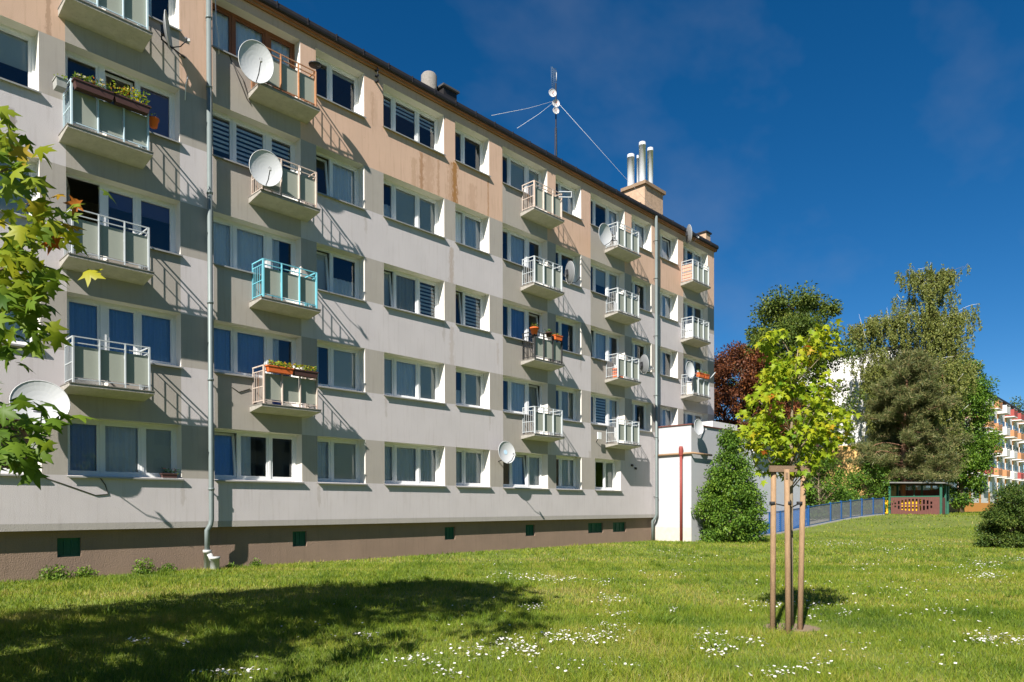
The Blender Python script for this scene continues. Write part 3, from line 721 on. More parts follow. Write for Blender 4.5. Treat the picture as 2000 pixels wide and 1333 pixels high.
q.tube([(p[0]-.10, MY-.2, p[2]+.12), (p[0]-.10, MY-.2, p[2]-.25)], .014, 'dish_white', 5); q.tube([(p[0]-.12, MY-.22, p[2]+.13), (p[0]+.02, MY+.05, p[2]+.13)], .010, 'zinc', 5)
q.build('grid_antenna', mast, True)
gp = atY(1086, 197, MY)
for (u, v, y) in ((960, 226, .3), (1010, 251, .3), (1330, 425, .8)):
    e = atY(u, v, y) if u < 1200 else np.array([atY(u, v, y)[0], y, 15.0]); q = MB(); q.tube([tuple(gp), tuple((gp+e)/2+np.array([0, 0, -.05])), tuple(e)], .006, 'cable_white', 5); q.build('guy_wire', mast, True)
# small TV-aerial bracket on the wall between windows D and E (top floor)
q = MB(); p = atY(734, 145, 0)
q.tube([(p[0], -.10, p[2]+.28), (p[0], -.10, p[2]-.30)], .012, 'dark_metal', 6)
for k in range(4): q.box(p[0]-.03, p[0]+.03, -.13, 0, p[2]-.26+k*.16, p[2]-.22+k*.16, 'dark_metal')
q.build('insulator_bracket', building, True)
for pts, mt in (([(8.0, -.012, 13.0), (8.25, -.012, 12.5), (8.45, -.012, 12.1), (8.55, -.012, 12.0), (8.35, -.012, 12.55), (8.05, -.012, 12.9)], 'cable_dark'),
                ([(3.9, -.012, 2.2), (4.3, -.012, 2.05), (4.9, -.012, 1.82), (5.15, -.012, 1.85), (5.1, -.012, 2.05), (5.0, -.012, 2.2)], 'cable_dark'),
                ([(8.0, -.012, 4.62), (8.2, -.012, 4.5), (8.5, -.012, 4.62)], 'cable_dark'), ([(7.62, -.05, 14.3), (7.66, -.04, 13.6), (7.72, -.03, 13.3), (7.72, -.03, 12.9)], 'cable_white'),
                ([(6.95, -.05, 12.0), (6.9, -.05, 11.8), (6.88, -.05, 11.4)], 'cable_white')):
    q = MB(); q.tube(pts, .011, mt, 5); q.build('cable', building, True)
for (u, v) in ((1233, 909), (1240, 915)):
    p = atY(u, v, 0); q = MB(); q.tube([(p[0], 0, p[2]), (p[0], -.09, p[2]-.02)], .05, 'dark_metal', 8); q.build('wall_fitting', building, True)
p = atY(1163, 852, 0); q = MB(); q.box(p[0]-.12, p[0]+.12, -.22, -.18, p[2]-.14, p[2]+.14, 'white_enamel'); q.tube([(p[0], -.18, p[2]-.05), (p[0]+.05, 0, p[2]-.25)], .015, 'dark_metal', 6); q.build('wall_aerial', building, True)
p = atY(1098, 378, -.62); q = MB(); q.bar((p[0]-.2, -.62, p[2]), (p[0]+.15, -.95, p[2]), .03, 'rail_white'); q.bar((p[0]-.2, -.62, p[2]-.2), (p[0]+.15, -.95, p[2]-.2), .03, 'rail_white'); q.bar((p[0]+.15, -.95, p[2]-.2), (p[0]+.15, -.95, p[2]), .03, 'rail_white'); q.build('drying_rack', building, True)
q = MB(); p = atY(615, 130, -.62); q.lathe([(.0, p[2]+.02), (.16, p[2]+.02), (.17, p[2]+.05), (.0, p[2]+.06)], 'dark_metal', 14, p[0], -.62); q.build('saucer', building, True)

# ------------------------------------------------------------------ annex
AX0, AX1, AX2, AY, AH = 27.81, 33.0, 40.5, -1.80, 5.15
ann = empty('annex', (AX0, AY, 0), 0, 'low white flat-roofed annex joined to the right end of the block', 'building')
mb = MB()
mb.poly([(AX0, 0.17, -.3), (AX0, AY, -.3), (AX0, AY, .62), (AX0, 0.17, .62)], 'annex_peel')
mb.poly([(AX0, 0.17, .62), (AX0, AY, .62), (AX0, AY, AH), (AX0, 0.17, AH)], 'annex_render')
mb.poly([(AX0, AY, -.3), (AX1, AY, -.3), (AX1, AY, AH), (AX0, AY, AH)], 'annex_render')
mb.poly([(AX0, AY, AH), (AX1, AY, AH), (AX1, 6, AH), (AX0, 6, AH)], 'roof_felt')
mb.poly([(AX1, AY, 3), (AX1, 6, 3), (AX1, 6, AH), (AX1, AY, AH)], 'annex_render')
mb.build('wall', ann, True)
mb = MB(); mb.box(AX0-.05, AX1, AY-.05, AY+.2, AH, AH+.05, 'eave_brown'); mb.box(AX0-.05, AX0+.2, AY+.2, -.02, AH, AH+.05, 'eave_brown'); mb.build('parapet_cap', ann, True)
mb = MB(); mb.box(AX1+.003, AX2, AY+.01, 6, -.3, 4.9, 'annex_grey'); mb.build('rear_wall', ann, True)
mb = MB(); mb.box(AX1-.05, AX2+.4, AY-.62, 6.4, 4.93, 5.12, 'eave_brown'); mb.build('overhanging_roof', ann, True)
mb = MB(); mb.box(AX1-2.6, AX1-.1, AY+.35, AY+1.3, AH, AH+.42, 'white_wall'); mb.build('roof_upstand', ann, True)
za = atX(1290, 890, AX0)[2]; pv = atX(1333, 880, AX0)
q = MB(); q.tube([(AX0-.08, -.02, za), (AX0-.08, AY-.12, za+.02), (AX0+1.6, AY-.12, za)], .05, 'gas_tan', 10); gp_ = q.build('gas_pipe', ann, True)
q = MB(); q.tube([(AX0-.13, pv[1], pv[2]+.12), (AX0-.13, pv[1], -.1)], .058, 'gas_red', 12); q.lathe([(.08, pv[2]-.25), (.095, pv[2]-.2), (.095, pv[2]+.08), (.07, pv[2]+.17), (0, pv[2]+.17)], 'gas_red', 12, AX0-.13, pv[1]); q.build('red_riser', ann, True)
pc = atY(1465, 1000, AY-.3); q = MB(); q.tube([(pc[0], AY-.1, 1.9), (pc[0], AY-.1, -.1)], .07, 'eave_brown', 10); q.build('drain_pipe', ann, True)
a = atY(1490, 862, AY-.55); b_ = atY(1486, 880, AY-.5); c_ = atY(1472, 885, AY-.2); d_ = atY(1466, 872, AY-.06)
q = MB(); q.tube([tuple(a), tuple(b_), tuple(c_), tuple(d_)], .035, 'cable_white', 7); q.build('cable_loop', ann, True)
a = atY(1460, 850, AY-.03); b_ = atY(1472, 900, AY-.03); c_ = atY(1492, 928, AY-.03); q = MB(); q.tube([tuple(a), tuple(b_), tuple(c_)], .025, 'cable_dark', 5); q.build('cable', ann, True)
c = atY(1365, 835, AY-.35); dish(c, .60, .72, -100, 5, 'small white dish on the annex corner above the tall shrub', (29.0, AY, 5.0))

# ------------------------------------------------------------------ balcony things
def plant_leaves(n_, ext, size, mat='leaf_shrub', name='foliage'):
    pos = RNG.uniform(-1, 1, (n_, 3))*np.array(ext); pos[:, 2] = np.abs(pos[:, 2])
    d = unit(n_); d[:, 2] = np.abs(d[:, 2])*.6
    return scatter(name, tmpl_oval(), pos, d, unit(n_)+np.array([0, 0, .8]), RNG.uniform(.6, 1.2, n_)*size, RNG.uniform(0, 1, n_), mat)
def flower_heads(n_, ext, r, mat):
    q = MB()
    for k in range(n_):
        x, y, z = random.uniform(-1, 1)*ext[0], random.uniform(-1, 1)*ext[1], random.uniform(.5, 1.1)*ext[2]
        for t in range(5):
            an = t*1.2566; q.poly([(x, y, z), (x+r*math.cos(an-.5), y+r*math.sin(an-.5), z+r*.3), (x+r*1.2*math.cos(an), y+r*1.2*math.sin(an), z+r*.2), (x+r*math.cos(an+.5), y+r*math.sin(an+.5), z+r*.3)], mat)
    return q
def planter(c, w, d, h, mat, label, flowers=None, leaf='leaf_shrub', nl=160, fh=.22, rotz=0):
    o = empty('flower_box', tuple(c), rotz, label, 'flower box', 'flower boxes on the balconies')
    q = MB(); t = .012; w0 = .88
    for s in (1, -1):
        q.poly([(-w/2*w0, s*d/2*w0, 0), (w/2*w0, s*d/2*w0, 0), (w/2, s*d/2, h), (-w/2, s*d/2, h)], mat); q.poly([(s*w/2*w0, -d/2*w0, 0), (s*w/2*w0, d/2*w0, 0), (s*w/2, d/2, h), (s*w/2, -d/2, h)], mat)
    q.poly([(-w/2*w0, -d/2*w0, 0), (w/2*w0, -d/2*w0, 0), (w/2*w0, d/2*w0, 0), (-w/2*w0, d/2*w0, 0)], mat)
    q.box(-w/2-t, w/2+t, -d/2-t, -d/2+t, h-.03, h, mat); q.box(-w/2-t, w/2+t, d/2-t, d/2+t, h-.03, h, mat); q.box(-w/2-t, -w/2+t, -d/2, d/2, h-.029, h-.001, mat); q.box(w/2-t, w/2+t, -d/2, d/2, h-.029, h-.001, mat)
    q.build('trough', o)
    q = MB(); q.box(-w/2+.02, w/2-.02, -d/2+.02, d/2-.02, h-.05, h-.03, 'soil'); q.build('soil', o)
    link('foliage', plant_leaves(nl, (w/2*.95, d/2*1.1, fh), .075, leaf), o, (0, 0, h-.04))
    if flowers: flower_heads(max(4, int(w*9)), (w/2*.9, d/2, fh), .035, flowers).build('blossoms', o, loc=(0, 0, h-.04))
    return o
def pot(c, r, h, mat, label, flowers=None, nl=60, leaf='leaf_shrub'):
    o = empty('flower_pot', tuple(c), 0, label, 'flower pot', 'flower pots on the balconies')
    q = MB(); q.lathe([(0, 0), (r*.7, 0), (r*.95, h*.8), (r*1.08, h*.8), (r*1.08, h), (r*.9, h), (r*.88, h*.88), (0, h*.88)], mat, 16); q.build('vessel', o)
    link('foliage', plant_leaves(nl, (r*.9, r*.9, h*.8), .06, leaf), o, (0, 0, h*.85))
    if flowers: flower_heads(5, (r*.9, r*.9, h*.8), .035, flowers).build('blossoms', o, loc=(0, 0, h*.85))
    return o
def unused(): pass
z3 = slabz(3)+RH
planter((4.72, -.72, z3-.22), .78, .18, .17, 'planter_brown', 'left brown box of pale dry flowers on the upper left balcony rail', 'petal', 'leaf_maple_dark', 220, .2)
planter((5.46, -.72, z3-.22), .74, .18, .17, 'planter_brown', 'right brown box of yellow-green plants on the upper left balcony rail', None, 'leaf_maple', 260, .3)
planter((4.18, -.36, z3-.18), .20, .30, .20, 'planter_grey', 'small grey box hung on the left side of the upper left balcony', None, 'leaf_maple', 30, .12)
pot((5.98, -.55, slabz(3)+.62), .11, .20, 'terracotta', 'terracotta pot hung on the right side of the upper left balcony', None, 10)
z1_ = slabz(1)+RH
planter((8.98, -.66, z1_-.16), .72, .17, .16, 'terracotta', 'left terracotta box of geraniums on the rusty first-floor balcony', 'flower_red', 'leaf_maple', 240, .17)
planter((9.70, -.66, z1_-.16), .70, .17, .16, 'planter_brown', 'right dark box of geraniums on the rusty first-floor balcony', 'flower_red', 'leaf_maple', 240, .17)
ob = empty('bucket', (9.05, -.40, slabz(1)), 0, 'blue plastic bucket on the floor of the rusty first-floor balcony', 'bucket')
q = MB(); q.lathe([(0, .01), (.11, .01), (.15, .22), (.16, .22), (.16, .24), (.14, .24), (.10, .03)], 'bucket_blue', 18); q.build('pail', ob)
q = MB(); q.tube([(.15*math.cos(a), .05, .23+.12*math.sin(a)) for a in np.linspace(0, math.pi, 9)], .006, 'dark_metal', 5); q.build('handle', ob)
z2_ = slabz(2)+RH
pot((18.86, -.60, z2_-.10), .15, .22, 'terracotta', 'orange pot at the left corner of the black-railed balcony', 'bal_orange', 60)
pot((19.65, -.60, z2_-.08), .12, .17, 'planter_brown', 'dark pot in the middle of the black balcony rail', None, 60)
planter((20.12, -.62, z2_-.12), .40, .16, .17, 'terracotta', 'orange box at the right end of the black balcony rail', None, 'leaf_maple_dark', 50, .1)
zl2 = slabz(2)+RH
planter((30.75, -.62, zl2-.10), .50, .18, .20, 'terracotta', 'left orange box beside the dish on the far balcony column', 'petal', 'leaf_shrub', 60, .18)
planter((31.28, -.62, zl2-.10), .42, .18, .20, 'terracotta', 'right orange box beside the dish on the far balcony column', 'petal', 'leaf_shrub', 60, .18)
ob = empty('clothes_pole', (31.62, -.62, zl2-.1), 0, 'white pole slanting up from the far balcony beside orange flower boxes', 'pole')
q = MB(); q.tube([(0, 0, 0), (.15, -.25, .35)], .025, 'rail_white', 7); q.build('pole', ob)
ob = empty('parasol_bundle', (30.04, -.30, slabz(4)), 0, 'striped salmon cloth stacked against the left railing of the far top balcony', 'cloth')
for k in range(5):
    q = MB(); q.box(.05, .13, -.26+.03*(k % 2), .26, .02+k*.16, .15+k*.16, 'cardboard'); q.build('fold', ob)
ob = empty('cabinet', (30.22, -.33, slabz(3)), 0, 'small white cabinet on the far balcony second from the top', 'cabinet')
q = MB(); q.box(-.04, .36, -.2, .2, .02, .70, 'white_enamel'); q.build('body', ob)
q = MB(); q.box(-.03, .35, -.215, -.202, .04, .68, 'white_enamel'); dd = q.build('door', ob); q = MB(); q.box(.30, .32, -.235, -.216, .30, .45, 'dark_metal'); q.build('handle', dd)
ob = empty('crate', (24.28, -.40, slabz(2)), 0, 'orange slatted crate on the balcony beside the right-hand drainpipe', 'crate')
for k in range(4):
    q = MB(); q.box(-.17, .17, -.15, .15, .02+k*.11, .09+k*.11, 'terracotta'); q.build('slat', ob)
for sx in (-.16, .14):
    q = MB(); q.box(sx, sx+.02, -.16, -.151, .02, .44, 'terracotta'); q.build('slat', ob)
p = atY(333, 930, .0); planter((p[0]-.02, .05, S0+.0), .36, .14, .11, 'planter_brown', 'dark box of red flowers on the ground-floor sill left of the drainpipe', 'flower_red', 'leaf_shrub', 70, .14)

# ------------------------------------------------------------------ trees
def limb(q, a, b, r0, r1, mat, n=7, bend=.08):
    a = np.array(a, float); b = np.array(b, float); Lh = np.linalg.norm(b-a); k = 6; pts = []; off = RNG.normal(size=3)*bend*Lh
    for i in range(k+1):
        t = i/k; pts.append(tuple(a+(b-a)*t+off*math.sin(math.pi*t)))
    q.tube(pts, [r0+(r1-r0)*i/k for i in range(k+1)], mat, n)
def clump_crown(centers, radii, per, size, tmpl, mat, flat=.75, droop=.3, lit=0.0):
    P = []; D_ = []; T = []
    for c, r in zip(centers, radii):
        k = max(6, int(per*(.7+.6*random.random())))
        v = unit(k)*(RNG.uniform(0, 1, (k, 1))**.45)*r; v[:, 2] *= flat
        P.append(c+v); d = v/(r+1e-6)*.8 + unit(k)*.7; d[:, 2] -= droop; D_.append(d)
        T.append(np.clip(RNG.normal(.5, .2, k)+random.uniform(-.2, .2), 0, 1))
    P = np.concatenate(P); D_ = np.concatenate(D_); T = np.concatenate(T); N = len(P)
    return scatter('crown', tmpl, P, D_, unit(N)*.8+np.array([0, 0, 1.0]), RNG.uniform(.7, 1.25, N)*size, T, mat)
def broadleaf(name, base, H, env, nclump, per, size, mat, bark, label, cat='tree', group=None, trunk_r=.2, clump_r=.9, flat=.75, lean=(0, 0)):
    """env(z01) -> crown radius at relative height; clumps fill the envelope, denser near its skin"""
    o = empty(name, tuple(base), 0, label, cat, group)
    C = []; R = []
    tries = 0
    while len(C) < nclump and tries < nclump*30:
        tries += 1
        t = random.random(); er = env(t)
        if er <= 0: continue
        if random.random() > (er/ max(env(x) for x in (.2, .4, .5, .6, .8)))**1.2+.1: continue
        an = random.uniform(0, 6.283); rr = er*math.sqrt(random.uniform(.12, 1.0))
        rr *= 1+random.uniform(-.22, .14)+(random.uniform(.1, .25) if random.random() < .08 else 0)
        C.append(np.array([rr*math.cos(an)+lean[0]*t, rr*math.sin(an)+lean[1]*t, t*H])); R.append(clump_r*random.uniform(.55, 1.15))
    q = MB(); top = np.array([lean[0]*.9, lean[1]*.9, H*.9]); limb(q, (0, 0, -.2), top, trunk_r, trunk_r*.15, bark, 9, .02)
    for c in C[::max(1, len(C)//45)]:
        z = max(H*.12, c[2]-np.linalg.norm(c[:2])*.7-.3); f = z/(H*.9); s = np.array([lean[0]*.9*f, lean[1]*.9*f, z]); limb(q, s, c, trunk_r*.32*(1-.6*f), .012, bark, 5, .06)
    q.build('trunk', o)
    link('crown', clump_crown(C, R, per, size, tmpl_oval(), mat, flat), o)
    return o
def gpos(u, t):
    p = atD(u, 990, t); return (p[0], p[1], float(gz(p[0], p[1])))
# copper-leaved tree behind the end of the block
broadleaf('copper_tree', gpos(1448, 47), 11.6, lambda t: 3.6*math.sin(math.pi*min(1, max(0, (t-.10)/.9)))**.6 if t > .1 else 0, 260, 250, .19, 'leaf_copper', 'bark', 'dark reddish-brown leaved tree behind the annex', trunk_r=.22, clump_r=.75)
broadleaf('poplar_tree', gpos(1532, 56), 17.3, lambda t: (4.0*math.sin(math.pi*min(1, (t-.22)/.86))**.65) if t > .22 else 0, 230, 260, .24, 'leaf_poplar', 'bark', 'tall dark green tree rising above the copper-leaved tree', trunk_r=.3, clump_r=1.05, lean=(.6, -.6))
broadleaf('lime_tree', gpos(1878, 63), 13.6, lambda t: 2.6*math.sin(math.pi*min(1, (t-.06)/.97))**.6 if t > .06 else 0, 200, 230, .22, 'leaf_shrub', 'bark', 'dense bright green tree just left of the far block', trunk_r=.25, clump_r=.95)
broadleaf('far_tree', gpos(2002, 112), 17.5, lambda t: 4.2*math.sin(math.pi*min(1, (t-.05)/.98))**.6 if t > .05 else 0, 90, 130, .34, 'leaf_bush', 'bark', 'dark tree at the right edge beyond the end of the far block', trunk_r=.3, clump_r=1.3)
# shrubs
broadleaf('tall_shrub', (28.9, -3.1, 0), 4.95, lambda t: 1.42 if t < .30 else max(.22, 1.42*(1-(t-.30)/.78)), 330, 95, .12, 'leaf_shrub', 'bark_young', 'tall cone-shaped leafy shrub against the white annex', 'shrub', 'shrubs', trunk_r=.07, clump_r=.40)
for (u, t, H, r, lb) in ((1602, 46, 4.4, 1.6, 'dark green shrub behind the young maple and the blue fence'), (1700, 53, 4.6, 1.8, 'broad green shrub behind the right end of the blue fence'), (1655, 50, 1.7, .9, 'low shrub behind the fence in front of the yellow wall')):
    broadleaf('garden_shrub', gpos(u, t), H, lambda k, r=r: r*math.sin(math.pi*min(1, .12+k*.88))**.6, 110, 90, .16, 'leaf_shrub', 'bark_young', lb, 'shrub', 'shrubs', trunk_r=.07, clump_r=.55)
bp = atD(1985, 1000, 26); broadleaf('hedge_bush', (bp[0], bp[1], float(gz(bp[0], bp[1]))), 2.25, lambda k: 1.15*math.sin(math.pi*min(1, .25+k*.72))**.5, 210, 230, .075, 'leaf_bush', 'bark_young', 'dense clipped dark bush on the lawn at the right edge', 'shrub', 'shrubs', trunk_r=.05, clump_r=.30)
for (u, v, r, h, lb) in ((108, 1140, .36, .34, 'low rounded plant at the wall base below the left basement window'), (165, 1134, .28, .26, 'smaller low plant just right of the rounded wall-base plant'), (282, 1122, .30, .42, 'spindly plant at the wall base between window and drainpipe'), (328, 1120, .24, .22, 'small plant at the wall base left of the drain socket'),
                         (450, 1108, .14, .14, 'tiny plant right of the drain socket'), (500, 1104, .16, .22, 'small weed at the wall base right of the drainpipe')):
    p = atY(u, v, -.12); o = empty('wall_plant', (p[0], -.12, 0), 0, lb, 'plant', 'small plants at the wall base')
    N = int(1900*r); pos = unit(N)*RNG.uniform(.3, 1, (N, 1))*np.array([r, r*.6, h]); pos[:, 2] = np.abs(pos[:, 2])
    link('foliage', scatter('foliage', tmpl_oval(), pos, unit(N)+np.array([0, 0, .4]), unit(N)+np.array([0, -.3, 1]), RNG.uniform(.04, .075, N), np.clip(RNG.normal(.3, .25, N), 0, 1), 'leaf_shrub'), o)
    q = MB()
    for k in range(7): limb(q, (0, 0, 0), (random.uniform(-r, r)*.8, random.uniform(-r, r)*.4, h*random.uniform(.5, 1.2)), .008, .003, 'bark_young', 5)
    q.build('stem', o)

# birch: white trunks, hanging strands
def birch(base, label, stems, H):
    o = empty('birch_tree', base, 0, label, 'tree'); q = MB(); P = []; D_ = []
    for (dx, dy, h, nb, sr) in stems:
        top = np.array([dx, dy, h*.965]); r0 = .16*h/H
        n_ = 14; pts = [np.array([0, 0, -.2])+(top-np.array([0, 0, -.2]))*(i/n_)+np.array([math.sin(i*.9)*.10, math.cos(i*.7)*.10, 0]) for i in range(n_+1)]
        q.tube([tuple(p) for p in pts], [r0*(1-.992*i/n_)**1.15+.003 for i in range(n_+1)], 'bark_birch', 9)
        for k in range(nb):
            t = random.uniform(.28, 1.0) if k % 5 else random.uniform(.9, 1.0); s = pts[min(n_, int(t*n_))]
            an = random.uniform(0, 6.283); ln = sr*(1.15-abs(t-.62)*1.15)*random.uniform(.55, 1.1); up = ln*random.uniform(.25, .75)*(1.1-t*.5)
            e = s+np.array([math.cos(an)*ln, math.sin(an)*ln, up]); limb(q, s, e, .045*(1.2-t), .008, 'bark_birch' if random.random() < .35 else 'bark', 5, .10)
            for j in range(random.randint(7, 10)):
                a = s+(e-s)*random.uniform(.35, 1.05)+RNG.normal(size=3)*.18; dl = random.uniform(.7, 2.6)*(1.0 if t < .85 else .55); m_ = int(dl*38)
                tt = RNG.uniform(0, 1, (m_, 1)); dr = RNG.normal(size=3)*.10
                P.append(a+np.concatenate([dr[0]*tt*dl+.05*RNG.normal(size=(m_, 1)), dr[1]*tt*dl+.05*RNG.normal(size=(m_, 1)), -tt*dl], 1)); d = unit(m_)*.6; d[:, 2] -= .8; D_.append(d)
    q.build('trunk', o); P = np.concatenate(P); D_ = np.concatenate(D_); N = len(P)
    link('crown', scatter('crown', tmpl_oval(), P, D_, unit(N), RNG.uniform(.12, .20, N), np.clip(RNG.normal(.5, .22, N), 0, 1), 'leaf_birch'), o)
birch((63.5, -1.9, .95), 'tall birch with white trunk and long hanging strands in front of the white gable', [(.6, -.6, 20.9, 115, 3.1), (-1.6, 2.0, 17.2, 85, 2.7), (1.5, -1.8, 17.4, 85, 2.6), (-2.6, 3.8, 16.8, 56, 1.9)], 20.6)
# pine
def pine(base, H, label):
    o = empty('pine_tree', base, 0, label, 'tree'); q = MB(); limb(q, (0, 0, -.2), (.3, -.3, H), .22, .03, 'bark_pine', 9, .02); P = []; D_ = []
    for k in range(135):
        t = random.uniform(.19, 1.0); z = H*t; an = random.uniform(0, 6.283); ln = 3.35*(math.sin(math.pi*min(1, .26+.74*t))**.6)*random.uniform(.5, 1.12)+.3
        s = np.array([.3*t, -.3*t, z]); e = s+np.array([math.cos(an)*ln, math.sin(an)*ln, ln*random.uniform(-.15, .45)]); limb(q, s, e, .05*(1.15-t)+.01, .01, 'bark_pine', 5, .08)
        for j in range(int(7+ln*6)):
            c = s+(e-s)*random.uniform(.30, 1.02)+RNG.normal(size=3)*np.array([.20, .20, .12]); m_ = 34
            P.append(c+RNG.normal(size=(m_, 3))*.12); D_.append(unit(m_)*.9+(e-s)/ln*.5+np.array([0, 0, .35]))
    q.build('trunk', o); P = np.concatenate(P); D_ = np.concatenate(D_); N = len(P)
    link('crown', scatter('crown', tmpl_needle(), P, D_, unit(N), RNG.uniform(.22, .36, N), np.clip(RNG.normal(.5, .25, N), 0, 1), 'needle', RNG.uniform(.30, .5, N)), o)
pine((58.2, -2.2, .95), 11.9, 'brownish green pine standing behind the small shelter')

# ------------------------------------------------------------------ young maple with stakes
tb = atZ(1546, 1226, 0); SX, SY = tb[0], tb[1]
sap = empty('young_maple', (SX, SY, 0), 0, 'young maple with yellow-green leaves held between wooden stakes', 'tree')
right = np.array([_r[0], _r[1], 0]); fwd = np.array([_fw[0], _fw[1], 0]); UP = np.array([0, 0, 1.0])
q = MB(); trunk = [(0, 0, -.1), (.01, .01, .8), (-.01, 0, 1.6), (.02, .01, 2.4), (.03, 0, 3.0), (.08, -.05, 3.5)]
q.tube(trunk, [.028, .026, .024, .020, .013, .006], 'bark_young', 8)
# branch tips given as (right, forward, height) in metres, read off the crown's outline
tips = []
def envs(z):
    L_ = np.interp(z, [1.98, 2.2, 2.5, 2.8, 3.1, 3.4, 3.62, 3.78], [-.20, -.38, -.64, -.56, -.28, -.24, -.22, -.16]); R_ = np.interp(z, [1.98, 2.1, 2.3, 2.6, 2.9, 3.2, 3.5, 3.86], [.26, .48, .58, .55, .52, .42, .38, .34])
    return L_, R_
while len(tips) < 58:
    z = random.uniform(2.0, 3.80)
    L_, R_ = envs(z); x = random.uniform(L_, R_); cxm = (L_+R_)/2; hw = (R_-L_)/2
    if z > 3.35 and -.12 < x < .22: continue
    y = random.uniform(-1, 1)*hw*.9*math.sqrt(max(0, 1-((x-cxm)/hw)**2)); e = np.array([x*right[0]+y*fwd[0], x*right[1]+y*fwd[1], z])
    if any(np.linalg.norm(e-t) < .13 for t in tips): continue
    tips.append(e)
ends = list(tips); tips = [e+RNG.normal(size=3)*np.array([.085, .085, .065]) for e in ends for _ in range(6)]
P = []; D_ = []; T = []; S = []
for k, e in enumerate(tips):
    zz = max(1.75, e[2]-np.linalg.norm(e[:2])*.9-.05); s = np.array([.02*(zz-1.6), 0, min(zz, 3.3)])
    if k % 6 == 0: limb(q, s, ends[k//6], .009, .003, 'bark_young', 5, .05)
    m_ = random.randint(5, 8); hang = RNG.normal(size=(m_, 3))*np.array([.05, .05, .04]); P.append(e+hang)
    out = e.copy(); out[2] = 0; out /= np.linalg.norm(out)+.05
    d = out*.6+unit(m_)*.7; d[:, 2] -= .55; D_.append(d); tp_ = random.random()
    hz = (e[2]-2.0)/1.86
    T.append(np.clip(RNG.normal(.66-.20*hz, .14, m_) - (.34 if tp_ < .02+.08*hz else 0) + (.16 if np.linalg.norm(e[:2]) < .3 else 0), 0, 1)); S.append(RNG.uniform(.06, .105, m_))
limb(q, (0, 0, 1.9), tuple(np.array([-.28*right[0], -.28*right[1], 2.25])), .010, .006, 'bark_young', 6); 
q.build('trunk', sap)
P = np.concatenate(P); D_ = np.concatenate(D_); N = len(P); camdir = np.array([-_fw[0], -_fw[1], .6])
link('crown', scatter('crown', tmpl_maple(), P, D_, unit(N)*.55+UP*.9+camdir*.12, np.concatenate(S), np.concatenate(T), 'leaf_maple'), sap)
# stakes: a three-post support with boards on top and ties
sl_, sm_, sr_ = atZ(1509, 1234, 0), atZ(1540, 1238, 0), atZ(1562, 1231, 0)
sup = empty('tree_stakes', tuple(sm_), 0, 'three wooden stakes with a top board around the young maple', 'tree support')
HT = 1.97; tops = []
for b_, (du, dv) in ((sl_, (.012, 0)), (sm_, (-.02, 0)), (sr_, (.045, 0))):
    t_ = b_+right*du+np.array([0, 0, HT]); tops.append(t_); q = MB(); q.tube([tuple(b_-np.array([0, 0, .25])), tuple(b_+(t_-b_)*.5), tuple(t_)], [.034, .033, .032], 'stake_wood', 12); q.build('stake', sup, True)
def board(a, b_, ext, name='top_board'):
    a = np.array(a); b_ = np.array(b_); d = (b_-a)/np.linalg.norm(b_-a); q = MB(); q.bar(tuple(a-d*ext), tuple(b_+d*ext), .028, 'plank_wood', .075); q.build(name, sup, True)
zb_ = np.array([0, 0, .012])
back = tb + np.array([0, 0, HT]) + fwd*.18
q = MB(); q.lathe([(0, .012), (.20, .010), (.34, .002)], 'soil_dry', 20, SX, SY); so = q.build('soil_patch'); tag(so, kind='structure')
board(tops[0]-fwd*.05+zb_, tops[2]-fwd*.05+zb_, .075); board(tops[1]+zb_-np.array([0, 0, .09]), back+zb_-np.array([0, 0, .09]), .04)
tz = 1.585
for a, b_ in ((sl_, tb), (sm_, tb), (sr_, tb)):
    p0 = a+(np.array([0, 0, tz-.02])); q = MB()
    q.lathe([(.035, tz-.04), (.0375, tz-.04), (.0375, tz), (.035, tz)], 'tie_black', 12, a[0], a[1]); q.tube([tuple(p0), tuple(np.array([b_[0], b_[1], tz-.07]))], .008, 'tie_black', 5); q.build('tie', sup, True)

# ------------------------------------------------------------------ big maple at the left
BT = np.array([-1.0, -10.1, 0.0])
big = empty('street_maple', tuple(BT), 0, 'maple whose leafy branches reach in at the left edge', 'tree')
q = MB(); limb(q, (0, 0, -.2), (.15, .1, 7.6), .14, .02, 'bark', 10, .02)
P = []; D_ = []; T = []; S = []
cl = []
SL = -np.array(SUNL); LITB = [atD(85, 430, 4.45), atD(60, 520, 4.35), atD(30, 600, 4.3), atD(10, 300, 4.25)]
k = 0
while len(cl) < 520 and k < 20000:
    k += 1; t = random.random(); z = 1.7+t*7.0; er = 3.6*math.sin(math.pi*min(1, .22+.78*t))**.7
    an = random.uniform(0, 6.283); rr = er*math.sqrt(random.uniform(.05, 1)); p = BT+np.array([rr*math.cos(an), rr*math.sin(an), z])
    la, de = latdep(p)
    if z > 3.2: p = p+np.array([.12, -.45, 0]); la, de = latdep(p)
    if de > .1 and la > -.7263*de - .75 and z < 2.3+.80*de: continue        # pruned back from the frame's left edge
    if any((lambda w: (w@SL) > .4 and np.linalg.norm(w-(w@SL)*SL) < .95)(p-b_) for b_ in LITB): continue  # gap shaped into the unseen crown so sunlight reaches the boughs in view
    cl.append(p-BT)
